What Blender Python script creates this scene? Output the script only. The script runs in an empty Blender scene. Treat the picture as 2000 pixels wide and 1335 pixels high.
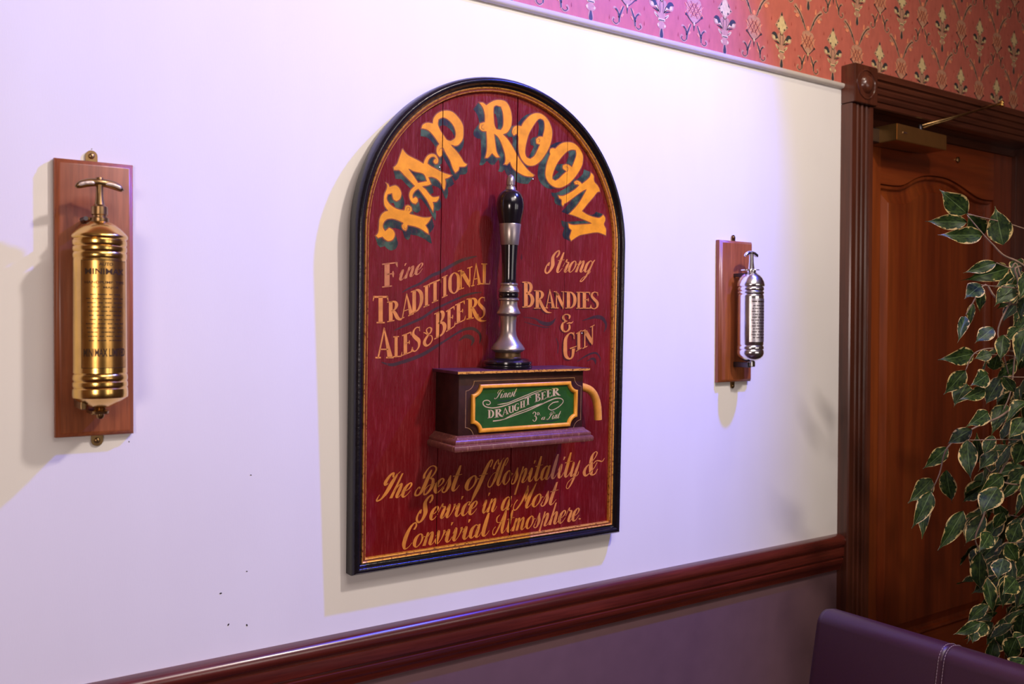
import bpy, bmesh, math, random
from math import sin, cos, tan, pi, radians, sqrt, atan2, hypot
from mathutils import Vector, Matrix
from mathutils.geometry import tessellate_polygon

S = bpy.context.scene
COL = S.collection

# ---------------------------------------------------------------- camera
F_PX = 1780.0
CAM = Vector((0.0, -1.6, 1.55))
PHI, PITCH, ROLL = radians(34.4209), radians(0.9), 0.003835
_F0 = Vector((sin(PHI), cos(PHI), 0)); _R0 = Vector((cos(PHI), -sin(PHI), 0)); _Z = Vector((0, 0, 1))
FWD = _F0 * cos(PITCH) - _Z * sin(PITCH)
_U = _F0 * sin(PITCH) + _Z * cos(PITCH)
RGT = _R0 * cos(ROLL) + _U * sin(ROLL)
UPV = _U * cos(ROLL) - _R0 * sin(ROLL)
cam_d = bpy.data.cameras.new('camera'); cam = bpy.data.objects.new('camera', cam_d); COL.objects.link(cam)
M = Matrix((RGT, UPV, -FWD)).transposed().to_4x4(); M.translation = CAM
cam.matrix_world = M
cam_d.sensor_width = 36.0; cam_d.lens = 36.0 * F_PX / 2000.0
cam_d.clip_start = 0.02
cam_d.dof.use_dof = True; cam_d.dof.focus_distance = 1.86; cam_d.dof.aperture_fstop = 4.5
S.camera = cam
S.view_settings.view_transform = 'Standard'; S.view_settings.look = 'None'
S.view_settings.exposure = 0.06; S.view_settings.gamma = 1.0
S.view_settings.use_curve_mapping = False

# ---------------------------------------------------------------- light
w = bpy.data.worlds.new('world'); S.world = w; w.use_nodes = True
w.node_tree.nodes['Background'].inputs[0].default_value = (1.0, 0.86, 0.72, 1)
w.node_tree.nodes['Background'].inputs[1].default_value = 0.05

def aim(o, target):
    d = Vector(target) - o.location
    o.rotation_euler = d.to_track_quat('-Z', 'Y').to_euler()

def light(name, kind, loc, target, energy, color, **kw):
    l = bpy.data.lights.new(name, kind); l.energy = energy; l.color = color
    for k, v in kw.items(): setattr(l, k, v)
    o = bpy.data.objects.new(name, l); COL.objects.link(o); o.location = loc; aim(o, target)
    return o

# violet led spotlight in the ceiling, aimed at the sign wall
light('blue_spotlight', 'SPOT', (1.98, -0.90, 3.14), (0.72, 0, 1.35), 280, (0.045, 0.075, 1.0), spot_size=radians(73), spot_blend=0.6, shadow_soft_size=0.03)
# warm ceiling lamps: one near the door, one in the room behind the camera; the area panels are added fills
light('warm_downlight', 'SPOT', (1.92, -0.55, 3.1), (2.3, -0.1, 1.7), 11, (1.0, 0.84, 0.66), spot_size=radians(130), spot_blend=1.0, shadow_soft_size=0.06)
light('warm_ceiling_lamp', 'SPOT', (1.48, -1.7, 3.1), (0.5, 0, 0.95), 116, (1.0, 0.86, 0.775), spot_size=radians(140), spot_blend=0.9, shadow_soft_size=0.07)
light('room_fill', 'AREA', (0.75, -2.0, 3.05), (0.6, 0, 1.2), 22, (1.0, 0.87, 0.81), shape='RECTANGLE', size=1.2, size_y=0.8)  # unseen panel, added as soft warm ambient fill
light('left_fill', 'AREA', (-1.2, -2.6, 1.7), (0.1, 0, 0.85), 20, (1.0, 0.82, 0.76), shape='RECTANGLE', size=0.6, size_y=0.6)  # unseen fill, added to brighten the lower left of the wall
light('streak_panel', 'AREA', (1.95, -4.4, 1.7), (1.6, 0, 1.6), 12, (1.0, 0.92, 0.84), shape='RECTANGLE', size=0.8, size_y=1.4)  # unseen bright panel, added for the streak reflected in the brass
light('sheen_panel', 'AREA', (3.25, -4.4, 1.7), (1.2, 0, 1.5), 8, (1.0, 0.88, 0.84), shape='RECTANGLE', size=0.7, size_y=1.2)  # unseen dimmer panel, added for the sheen on the sign

# ---------------------------------------------------------------- projection helpers (photo pixel -> point on a real plane)
def ray(px, py):
    return FWD + RGT * ((px - 1000) / F_PX) - UPV * ((py - 667.5) / F_PX)

def wallpt(px, py, y=0.0):
    v = ray(px, py); t = (y - CAM.y) / v.y; p = CAM + v * t
    return p

def xpt(px, py, x):
    v = ray(px, py); t = (x - CAM.x) / v.x
    return CAM + v * t

def deppt(px, py, d):
    return CAM + ray(px, py) * d

# ---------------------------------------------------------------- object helpers
def setp(o, label=None, cat=None, group=None, kind=None):
    if label: o['label'] = label
    if cat: o['category'] = cat
    if group: o['group'] = group
    if kind: o['kind'] = kind
    return o

def empty(name, loc=(0, 0, 0), rot=(0, 0, 0)):
    o = bpy.data.objects.new(name, None); COL.objects.link(o); o.location = loc; o.rotation_euler = rot
    o.empty_display_size = 0.05
    return o

def obj(name, bm, mats, parent=None, smooth=False, loc=None, angle=None):
    me = bpy.data.meshes.new(name)
    bm.normal_update()
    bm.to_mesh(me); bm.free()
    for m in (mats if isinstance(mats, (list, tuple)) else [mats]): me.materials.append(m)
    if smooth or angle:
        for p in me.polygons: p.use_smooth = True
        if angle: me.set_sharp_from_angle(angle=radians(angle))
    o = bpy.data.objects.new(name, me); COL.objects.link(o)
    if parent: o.parent = parent
    if loc: o.location = loc
    return o

def box(bm, x0, x1, y0, y1, z0, z1, bevel=0.0, mat=0, seg=2):
    vs = [bm.verts.new((x, y, z)) for x in (x0, x1) for y in (y0, y1) for z in (z0, z1)]
    idx = [(0, 1, 3, 2), (4, 6, 7, 5), (0, 4, 5, 1), (2, 3, 7, 6), (0, 2, 6, 4), (1, 5, 7, 3)]
    fs = [bm.faces.new([vs[i] for i in f]) for f in idx]
    for f in fs: f.material_index = mat
    bmesh.ops.recalc_face_normals(bm, faces=fs)
    if bevel > 0:
        es = list({e for f in fs for e in f.edges})
        bmesh.ops.bevel(bm, geom=es, offset=bevel, segments=seg, affect='EDGES', profile=0.5)
    return bm

def newbm(): return bmesh.new()

def lathe(bm, prof, seg=40, mat=0, ctr=(0, 0), cap=True):
    """prof list of (r, z) ; axis vertical through ctr"""
    rings = []
    for r, z in prof:
        rings.append([bm.verts.new((ctr[0] + r * cos(2 * pi * i / seg), ctr[1] + r * sin(2 * pi * i / seg), z)) for i in range(seg)])
    for a, b in zip(rings, rings[1:]):
        for i in range(seg):
            f = bm.faces.new((a[i], a[(i + 1) % seg], b[(i + 1) % seg], b[i])); f.material_index = mat
    if cap:
        f = bm.faces.new(rings[0]); f.material_index = mat
        f = bm.faces.new(list(reversed(rings[-1]))); f.material_index = mat
    bmesh.ops.recalc_face_normals(bm, faces=bm.faces[:])
    return bm

def tube(bm, pts, rad, seg=10, mat=0, cap=True):
    pts = [Vector(p) for p in pts]; n = len(pts)
    rads = rad if isinstance(rad, (list, tuple)) else [rad] * n
    rings = []; prev = None
    for i, p in enumerate(pts):
        t = (pts[min(i + 1, n - 1)] - pts[max(i - 1, 0)]).normalized()
        if prev is None:
            a = Vector((0, 0, 1)) if abs(t.z) < 0.9 else Vector((1, 0, 0))
            u = t.cross(a).normalized()
        else:
            u = (prev - t * prev.dot(t)).normalized()
        prev = u; v = t.cross(u)
        rings.append([bm.verts.new(p + (u * cos(2 * pi * k / seg) + v * sin(2 * pi * k / seg)) * rads[i]) for k in range(seg)])
    for a, b in zip(rings, rings[1:]):
        for k in range(seg):
            f = bm.faces.new((a[k], a[(k + 1) % seg], b[(k + 1) % seg], b[k])); f.material_index = mat
    if cap:
        bm.faces.new(rings[0]).material_index = mat; bm.faces.new(rings[-1]).material_index = mat
    bmesh.ops.recalc_face_normals(bm, faces=bm.faces[:])
    return bm

def catmull(pts, closed=False, n=6, corner=None):
    """pts: tuples of any dimension; corner: angle (deg) above which a vertex stays sharp"""
    P = [tuple(p) for p in pts]; N = len(P)
    def dirv(a, b):
        d = (b[0] - a[0], b[1] - a[1]); l = hypot(*d) or 1; return d[0] / l, d[1] / l
    sharp = [False] * N
    if corner:
        for i in range(N):
            if not closed and i in (0, N - 1): continue
            a = dirv(P[i - 1], P[i]); b = dirv(P[i], P[(i + 1) % N])
            if a[0] * b[0] + a[1] * b[1] < cos(radians(corner)): sharp[i] = True
    out = []
    for i in range(N if closed else N - 1):
        p1, p2 = P[i], P[(i + 1) % N]
        p0 = P[i - 1] if (closed or i > 0) else p1
        p3 = P[(i + 2) % N] if (closed or i + 2 < N) else p2
        if sharp[i]: p0 = p1
        if sharp[(i + 1) % N]: p3 = p2
        for k in range(n):
            t = k / n; t2 = t * t; t3 = t2 * t
            out.append(tuple(0.5 * ((2 * b) + (-a + c) * t + (2 * a - 5 * b + 4 * c - d) * t2 + (-a + 3 * b - 3 * c + d) * t3)
                             for a, b, c, d in zip(p0, p1, p2, p3)))
    if not closed: out.append(P[-1])
    return out

def prism_between(bm, outline, y0, y1, mat=0, side_mat=None):
    """outline (x,z) list, solid between y0 and y1"""
    if side_mat is None: side_mat = mat
    a = [bm.verts.new((x, y0, z)) for x, z in outline]; b = [bm.verts.new((x, y1, z)) for x, z in outline]
    n = len(a); fs = []
    fs.append(bm.faces.new(a)); fs.append(bm.faces.new(list(reversed(b))))
    for f in fs: f.material_index = mat
    for i in range(n):
        f = bm.faces.new((a[i], b[i], b[(i + 1) % n], a[(i + 1) % n])); f.material_index = side_mat; fs.append(f)
    bmesh.ops.recalc_face_normals(bm, faces=fs)
    return bm

def extrude_x(bm, prof, x0, x1, mat=0, cap=True):
    """prof list of (y,z), open chain closed back on itself, run along x"""
    a = [bm.verts.new((x0, y, z)) for y, z in prof]; b = [bm.verts.new((x1, y, z)) for y, z in prof]
    n = len(a)
    for i in range(n):
        f = bm.faces.new((a[i], a[(i + 1) % n], b[(i + 1) % n], b[i])); f.material_index = mat
    if cap:
        bm.faces.new(a).material_index = mat; bm.faces.new(list(reversed(b))).material_index = mat
    bmesh.ops.recalc_face_normals(bm, faces=bm.faces[:])
    return bm

# ---------------------------------------------------------------- materials
def mat(name):
    m = bpy.data.materials.new(name); m.use_nodes = True
    nt = m.node_tree; b = nt.nodes['Principled BSDF']
    return m, nt, b

def nd(nt, typ, **kw):
    n = nt.nodes.new(typ)
    for k, v in kw.items():
        if k.startswith('i_'):
            n.inputs[k[2:].replace('_', ' ')].default_value = v
        else: setattr(n, k, v)
    return n

def noise(nt, scale, detail=4, rough=0.55, stretch=(1, 1, 1), coord='Object', dist=0.0):
    tc = nt.nodes.new('ShaderNodeTexCoord'); mp = nt.nodes.new('ShaderNodeMapping')
    mp.inputs['Scale'].default_value = stretch
    nt.links.new(tc.outputs[coord], mp.inputs['Vector'])
    n = nt.nodes.new('ShaderNodeTexNoise'); n.inputs['Scale'].default_value = scale
    n.inputs['Detail'].default_value = detail; n.inputs['Roughness'].default_value = rough; n.inputs['Distortion'].default_value = dist
    nt.links.new(mp.outputs[0], n.inputs['Vector'])
    return n

def ramp(nt, src, stops, interp='LINEAR'):
    r = nt.nodes.new('ShaderNodeValToRGB'); r.color_ramp.interpolation = interp
    el = r.color_ramp.elements
    while len(el) < len(stops): el.new(0.5)
    for e, (p, c) in zip(el, stops):
        e.position = p; e.color = (c[0], c[1], c[2], 1) if not isinstance(c, (int, float)) else (c, c, c, 1)
    nt.links.new(src, r.inputs[0]); return r

def bump(nt, b, src, strength=0.3, dist=0.001):
    n = nt.nodes.new('ShaderNodeBump'); n.inputs['Strength'].default_value = strength; n.inputs['Distance'].default_value = dist
    nt.links.new(src, n.inputs['Height']); nt.links.new(n.outputs[0], b.inputs['Normal']); return n

def mixc(nt, fac, a, bb):
    m = nt.nodes.new('ShaderNodeMix'); m.data_type = 'RGBA'
    if isinstance(fac, (int, float)): m.inputs[0].default_value = fac
    else: nt.links.new(fac, m.inputs[0])
    for i, v in ((6, a), (7, bb)):
        if isinstance(v, tuple): m.inputs[i].default_value = (*v, 1)
        else: nt.links.new(v, m.inputs[i])
    return m.outputs[2]

def simple(name, col, rough=0.5, metal=0.0, coat=0.0, var=0.15, scale=20, stretch=(1, 1, 1), bmp=0.0, bscale=200, spec=0.5):
    m, nt, b = mat(name)
    n = noise(nt, scale, stretch=stretch)
    dark = tuple(c * (1 - var) for c in col); lite = tuple(min(1, c * (1 + var)) for c in col)
    r = ramp(nt, n.outputs['Fac'], [(0.3, dark), (0.7, lite)])
    nt.links.new(r.outputs[0], b.inputs['Base Color'])
    b.inputs['Roughness'].default_value = rough; b.inputs['Metallic'].default_value = metal
    b.inputs['Coat Weight'].default_value = coat; b.inputs['Coat Roughness'].default_value = 0.15
    b.inputs['Specular IOR Level'].default_value = spec
    if bmp:
        n2 = noise(nt, bscale, stretch=stretch); bump(nt, b, n2.outputs['Fac'], bmp, 0.0005)
    return m

def wood(name, c1, c2, c3, rough=0.35, coat=0.5, scale=14, stretch=(1, 1, 0.08), bmp=0.15):
    m, nt, b = mat(name)
    n = noise(nt, scale, 6, 0.6, stretch, dist=0.4); n2 = noise(nt, scale * 8, 3, 0.6, stretch)
    r = ramp(nt, n.outputs['Fac'], [(0.28, c1), (0.5, c2), (0.72, c3)])
    mx = nt.nodes.new('ShaderNodeMix'); mx.data_type = 'RGBA'; mx.blend_type = 'MULTIPLY'; mx.inputs[0].default_value = 0.55
    r2 = ramp(nt, n2.outputs['Fac'], [(0.35, 0.55), (0.6, 1.0)])
    nt.links.new(r.outputs[0], mx.inputs[6]); nt.links.new(r2.outputs[0], mx.inputs[7])
    nt.links.new(mx.outputs[2], b.inputs['Base Color'])
    b.inputs['Roughness'].default_value = rough; b.inputs['Coat Weight'].default_value = coat; b.inputs['Coat Roughness'].default_value = 0.2
    bump(nt, b, n2.outputs['Fac'], bmp, 0.0006)
    return m

# white painted lining paper
MW, nt, b = mat('white_wall_paint')
n = noise(nt, 6, 3, stretch=(1, 1, 0.3)); r = ramp(nt, n.outputs['Fac'], [(0.3, (0.80, 0.775, 0.75)), (0.7, (0.83, 0.81, 0.785))])
nt.links.new(r.outputs[0], b.inputs['Base Color']); b.inputs['Roughness'].default_value = 0.65; b.inputs['Specular IOR Level'].default_value = 0.3
n = noise(nt, 420, 3, stretch=(1, 1, 0.25)); bump(nt, b, n.outputs['Fac'], 0.12, 0.0008)
MMAUVE = simple('mauve_wall_paint', (0.155, 0.085, 0.095), 0.45, var=0.05, bmp=0.1, bscale=300)
MTRIM = simple('cream_gloss_paint', (0.62, 0.56, 0.50), 0.3, var=0.04)
MRED = simple('red_wallpaper', (0.50, 0.125, 0.085), 0.6, var=0.10, scale=60, stretch=(1, 1, 0.4))
MWTAN = simple('print_tan', (0.50, 0.25, 0.15), 0.6, var=0.15, scale=120)
MWCREAM = simple('print_cream', (0.66, 0.50, 0.24), 0.6, var=0.12, scale=120)
MWDARK = simple('print_dark', (0.035, 0.035, 0.035), 0.6, var=0.2, scale=120)
MWPINK = simple('print_orange', (0.80, 0.27, 0.13), 0.6, var=0.15, scale=120)
MMAHOG = wood('dark_mahogany', (0.042, 0.010, 0.005), (0.095, 0.024, 0.012), (0.15, 0.042, 0.020), 0.3, 0.5, 20, (1, 1, 0.05), 0.1)
MMAHOGX = wood('dado_mahogany', (0.05, 0.007, 0.005), (0.10, 0.015, 0.009), (0.16, 0.026, 0.015), 0.26, 0.6, 26, (0.05, 1, 1), 0.1)
MDOOR = wood('door_wood', (0.09, 0.012, 0.003), (0.20, 0.032, 0.006), (0.31, 0.064, 0.011), 0.32, 0.35, 7, (1, 1, 0.06), 0.05)
MPLAQ = wood('plaque_wood', (0.26, 0.065, 0.018), (0.36, 0.10, 0.03), (0.43, 0.135, 0.042), 0.42, 0.2, 22, (1, 1, 0.06), 0.06)

# worn red painted planks
MSIGN, nt, b = mat('red_painted_planks')
n1 = noise(nt, 9, 4); n2 = noise(nt, 260, 5, 0.7, (1, 1, 0.09)); n3 = noise(nt, 60, 4, 0.6, (1, 1, 0.14))
c = ramp(nt, n1.outputs['Fac'], [(0.3, (0.135, 0.003, 0.006)), (0.7, (0.20, 0.005, 0.009))])
wr = ramp(nt, n3.outputs['Fac'], [(0.52, 0.0), (0.72, 0.55)])
c2 = mixc(nt, wr.outputs[0], c.outputs[0], (0.24, 0.03, 0.033))
sheen_streak = ramp(nt, n2.outputs['Fac'], [(0.54, 0.0), (0.68, 0.36)])  # pink grain streaks: sheen on the relief put into the colour
nt.links.new(mixc(nt, sheen_streak.outputs[0], c2, (0.38, 0.05, 0.055)), b.inputs['Base Color'])
rr = ramp(nt, n2.outputs['Fac'], [(0.3, 0.22), (0.7, 0.45)]); nt.links.new(rr.outputs[0], b.inputs['Roughness'])
b.inputs['Coat Weight'].default_value = 0.0; b.inputs['Specular IOR Level'].default_value = 0.32
bump(nt, b, n2.outputs['Fac'], 1.0, 0.0022)

def paint(name, col, wear=0.5, worn=(0.30, 0.02, 0.02), rough=0.42, var=0.18):
    m, nt, b = mat(name)
    n1 = noise(nt, 45, 4); n2 = noise(nt, 240, 5, 0.7, (1, 1, 0.1))
    a = tuple(x * (1 - var) for x in col); z = tuple(min(1, x * (1 + var)) for x in col)
    c = ramp(nt, n1.outputs['Fac'], [(0.3, a), (0.7, z)])
    f = ramp(nt, n2.outputs['Fac'], [(wear, 0.0), (wear + 0.15, 0.8)])
    nt.links.new(mixc(nt, f.outputs[0], c.outputs[0], worn), b.inputs['Base Color'])
    b.inputs['Roughness'].default_value = rough; b.inputs['Specular IOR Level'].default_value = 0.3
    bump(nt, b, n2.outputs['Fac'], 0.35, 0.0008)
    return m
MGOLDP = paint('gold_lettering_paint', (0.82, 0.31, 0.010), 0.64, (0.6, 0.12, 0.03))
MGOLDO = paint('lettering_outline_paint', (0.26, 0.065, 0.022), 0.66)
MGREENS, nt, b = mat('green_letter_shade')
n1 = noise(nt, 38, 3); n2 = noise(nt, 220, 4, 0.7, (1, 1, 0.2))
c = ramp(nt, n1.outputs['Fac'], [(0.38, (0.012, 0.014, 0.014)), (0.5, (0.022, 0.040, 0.018)), (0.62, (0.055, 0.105, 0.045))])
f = ramp(nt, n2.outputs['Fac'], [(0.55, 0.0), (0.7, 0.6)]); nt.links.new(mixc(nt, f.outputs[0], c.outputs[0], (0.10, 0.015, 0.012)), b.inputs['Base Color'])
b.inputs['Roughness'].default_value = 0.45; b.inputs['Specular IOR Level'].default_value = 0.3; bump(nt, b, n2.outputs['Fac'], 0.5, 0.001)
MTAN = paint('tan_lettering_paint', (0.66, 0.24, 0.05), 0.66)
MTANW = paint('worn_tan_lettering_paint', (0.55, 0.20, 0.06), 0.52)
MSWASH = paint('dark_swash_paint', (0.05, 0.02, 0.02), 0.56, (0.2, 0.01, 0.015))
MLDARK = paint('letter_shadow_paint', (0.07, 0.006, 0.008), 0.6, (0.2, 0.01, 0.015))
MBLACK, nt, b = mat('black_gloss_paint')
n = noise(nt, 30, 4); r = ramp(nt, n.outputs['Fac'], [(0.3, (0.006, 0.005, 0.008)), (0.75, (0.014, 0.012, 0.016))])
nt.links.new(r.outputs[0], b.inputs['Base Color']); b.inputs['Roughness'].default_value = 0.22; b.inputs['Specular IOR Level'].default_value = 0.4
n = noise(nt, 140, 4); bump(nt, b, n.outputs['Fac'], 0.35, 0.0012)
MGILT, nt, b = mat('gilt_paint')
n = noise(nt, 160, 5, 0.65); r = ramp(nt, n.outputs['Fac'], [(0.35, (0.16, 0.035, 0.012)), (0.47, (0.78, 0.34, 0.055)), (0.8, (0.88, 0.45, 0.10))])
nt.links.new(r.outputs[0], b.inputs['Base Color']); b.inputs['Roughness'].default_value = 0.32; b.inputs['Metallic'].default_value = 0.25
bump(nt, b, n.outputs['Fac'], 0.3, 0.0008)
MBROWNG = simple('brown_groove_paint', (0.19, 0.035, 0.010), 0.4, var=0.4, scale=90)
MBOX = simple('dark_brown_box_paint', (0.040, 0.011, 0.008), 0.5, coat=0.0, spec=0.25, var=0.3, scale=50, bmp=0.3, bscale=160)
MGREEN = paint('green_panel_paint', (0.016, 0.080, 0.010), 0.7, (0.02, 0.05, 0.02))
MCREAMT = paint('cream_lettering_paint', (0.55, 0.42, 0.22), 0.66, (0.05, 0.1, 0.04))
MPEWTER = simple('pewter_paint', (0.40, 0.34, 0.30), 0.3, metal=0.75, var=0.1, scale=60, bmp=0.08)
MBLKG = simple('black_lacquer', (0.008, 0.006, 0.008), 0.16, coat=0.6, var=0.2)
MSPOUT = paint('gold_spout_paint', (0.75, 0.32, 0.05), 0.62, (0.35, 0.08, 0.02), rough=0.35)
MBRASS = simple('polished_brass', (0.74, 0.46, 0.13), 0.22, metal=1.0, var=0.12, scale=26, bmp=0.03, bscale=60)
MBRASSD = simple('etched_brass_label', (0.60, 0.33, 0.09), 0.28, metal=1.0, var=0.2, scale=40, bmp=0.05)
MBRASSO = simple('old_brass', (0.34, 0.21, 0.09), 0.34, metal=1.0, var=0.25, scale=60)
MENGR = simple('engraved_black', (0.05, 0.022, 0.008), 0.45, metal=0.4)
MCHROME = simple('nickel_plate', (0.90, 0.88, 0.90), 0.2, metal=1.0, var=0.06, scale=30, bmp=0.03, bscale=80)
MCHROMD = simple('worn_nickel_label', (0.78, 0.73, 0.72), 0.36, metal=1.0, var=0.25, scale=90, bmp=0.15, bscale=500)
MSTEELD = simple('dark_bracket_steel', (0.09, 0.08, 0.09), 0.35, metal=0.9)
MLEATH, nt, b = mat('purple_leather')
n = noise(nt, 500, 3); r = ramp(nt, n.outputs['Fac'], [(0.3, (0.036, 0.008, 0.020)), (0.7, (0.046, 0.011, 0.026))])
nt.links.new(r.outputs[0], b.inputs['Base Color']); b.inputs['Roughness'].default_value = 0.42
bump(nt, b, n.outputs['Fac'], 0.12, 0.0004)
MTHREAD = simple('grey_thread', (0.26, 0.18, 0.20), 0.7)
MSTEM = simple('plant_stem', (0.20, 0.13, 0.09), 0.6, var=0.3, scale=60)
MPOT = simple('terracotta_pot', (0.35, 0.13, 0.07), 0.7, bmp=0.2)
MSOIL = simple('potting_soil', (0.03, 0.02, 0.012), 0.9, var=0.5, bmp=0.8)
MCARPET = simple('dark_carpet', (0.06, 0.015, 0.02), 0.95, var=0.4, scale=200, bmp=0.5)
MCEIL = simple('cream_ceiling', (0.55, 0.48, 0.40), 0.8, var=0.03)
MPUB = simple('brown_room_wall', (0.20, 0.095, 0.05), 0.7, var=0.1)

# variegated leaf: green centre, cream ragged margin
MLEAF, nt, b = mat('variegated_leaf')
uv = nt.nodes.new('ShaderNodeUVMap'); sp = nt.nodes.new('ShaderNodeSeparateXYZ'); nt.links.new(uv.outputs[0], sp.inputs[0])
oi = nt.nodes.new('ShaderNodeObjectInfo')
cmb = nt.nodes.new('ShaderNodeCombineXYZ'); ml = nd(nt, 'ShaderNodeMath', operation='MULTIPLY'); ml.inputs[1].default_value = 37.0
nt.links.new(oi.outputs['Random'], ml.inputs[0]); nt.links.new(sp.outputs[0], cmb.inputs[0]); nt.links.new(sp.outputs[1], cmb.inputs[1]); nt.links.new(ml.outputs[0], cmb.inputs[2])
nn = nt.nodes.new('ShaderNodeTexNoise'); nn.inputs['Scale'].default_value = 9; nn.inputs['Detail'].default_value = 3; nt.links.new(cmb.outputs[0], nn.inputs['Vector'])
ab = nd(nt, 'ShaderNodeMath', operation='SUBTRACT'); ab.inputs[1].default_value = 0.5; nt.links.new(sp.outputs[0], ab.inputs[0])
ab2 = nd(nt, 'ShaderNodeMath', operation='ABSOLUTE'); nt.links.new(ab.outputs[0], ab2.inputs[0])
ad = nd(nt, 'ShaderNodeMath', operation='MULTIPLY_ADD'); nt.links.new(nn.outputs['Fac'], ad.inputs[0]); ad.inputs[1].default_value = 0.5; nt.links.new(ab2.outputs[0], ad.inputs[2])
mg = ramp(nt, ad.outputs[0], [(0.675, 0.0), (0.71, 1.0)])
gr = ramp(nt, nn.outputs['Fac'], [(0.35, (0.007, 0.018, 0.007)), (0.65, (0.036, 0.066, 0.013))])
mid = ramp(nt, ab2.outputs[0], [(0.0, 1.0), (0.025, 0.0)])
g2 = mixc(nt, mid.outputs[0], gr.outputs[0], (0.12, 0.19, 0.07))
nt.links.new(mixc(nt, mg.outputs[0], g2, (0.50, 0.37, 0.15)), b.inputs['Base Color'])
b.inputs['Roughness'].default_value = 0.5; b.inputs['Specular IOR Level'].default_value = 0.22

# ================================================================ SETTING
ZR, ZD = 2.2375, 0.971      # picture rail top, dado top
XA, XB = 2.2145, 2.3165     # door architrave, left leg
YD = 0.055                  # door leaf face (recessed)
XDR = wallpt(1972, 650, YD).x
ZDT = wallpt(1910, 293, YD).z
ZHB = wallpt(1707.6, 210, -0.035).z
ZHT = wallpt(1716.6, 140, -0.035).z
XOR = XDR + 0.012
HC = 3.2
bm = newbm()
box(bm, -2.2, XA + 0.05, 0, 0.12, ZD - 0.05, ZR)
setp(obj('wall_back', bm, MW), kind='structure', label='white painted wall between dark dado rail and patterned wallpaper')
bm = newbm(); box(bm, -2.2, XA + 0.05, 0.0, 0.12, 0, ZD - 0.05)
setp(obj('wall_back_lower', bm, MMAUVE), kind='structure', label='mauve painted wall below the dado rail')
bm = newbm()
box(bm, -2.2, XA + 0.05, 0, 0.12, ZR, HC); box(bm, XA + 0.05, XOR + 0.07, 0, 0.12, ZHB + 0.03, HC); box(bm, XOR + 0.07, 4.2, 0, 0.12, 0, HC)
wp = setp(obj('wall_back_upper', bm, MRED), kind='structure', label='red wall papered with fleur and pine cone print above the door')
# rest of the room (out of shot)
bm = newbm(); box(bm, -2.2, 4.2, -4.6, 0.12, -0.06, 0); setp(obj('floor', bm, MCARPET), kind='structure')
bm = newbm(); box(bm, -2.2, 4.2, -4.6, 0.12, HC, HC + 0.06); setp(obj('ceiling', bm, MCEIL), kind='structure')
bm = newbm(); box(bm, -2.26, -2.2, -4.6, 0.12, 0, HC); setp(obj('wall_left', bm, MPUB), kind='structure')
bm = newbm(); box(bm, 4.2, 4.26, -4.6, 0.12, 0, HC); setp(obj('wall_right', bm, MPUB), kind='structure')
bm = newbm(); box(bm, -2.2, 4.2, -4.66, -4.6, 0, HC); setp(obj('wall_front', bm, MPUB), kind='structure')

# dado rail
prof = [(0.002, 0.971), (-0.014, 0.9705), (-0.022, 0.968), (-0.027, 0.962), (-0.029, 0.955), (-0.028, 0.947), (-0.024, 0.941), (-0.0195, 0.939), (-0.0195, 0.936),
        (-0.023, 0.935), (-0.0235, 0.931), (-0.0235, 0.914), (-0.0225, 0.911), (-0.018, 0.909), (-0.018, 0.906), (-0.021, 0.904), (-0.020, 0.894),
        (-0.016, 0.888), (-0.012, 0.882), (-0.010, 0.872), (0.002, 0.871)]
bm = newbm(); extrude_x(bm, prof, -2.2, XA)
setp(obj('trim_1', bm, MMAHOGX, angle=50), kind='structure', label='dark mahogany moulded dado rail along the white wall')
# small cream picture rail
prof = [(0.002, 2.2375), (-0.009, 2.2375), (-0.0125, 2.235), (-0.0125, 2.230), (-0.010, 2.225), (-0.006, 2.2235), (0.002, 2.223)]
bm = newbm(); extrude_x(bm, prof, -2.2, XA + 0.004)
setp(obj('trim_2', bm, MTRIM, angle=50), kind='structure', label='thin cream rail under the patterned wallpaper')
prof = [(0.002, 0.12), (-0.010, 0.12), (-0.016, 0.105), (-0.018, 0.09), (-0.018, 0.0), (0.002, 0.0)]
bm = newbm(); extrude_x(bm, prof, -2.2, XA)
setp(obj('baseboard_back', bm, MMAHOGX, angle=50), kind='structure')

# nail holes and scuffs on the white wall
for i, (px, py, rr_) in enumerate([(431, 1158, .0022), (446, 1219, .0022), (482, 1220, .0022), (482, 1115, .0015), (179, 291, .001), (252, 862, .0012), (490, 927, .0015)]):
    p = wallpt(px, py, 0)
    bm = newbm(); bmesh.ops.create_circle(bm, cap_ends=True, segments=10, radius=rr_, matrix=Matrix.Translation((p.x, -0.0004, p.z)) @ Matrix.Rotation(pi / 2, 4, 'X') @ Matrix.Rotation(i, 4, 'Z') @ Matrix.Diagonal((1, .6, 1, 1)))
    o = obj('wall_chip', bm, MSTEELD, bpy.data.objects['wall_back'])

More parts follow.
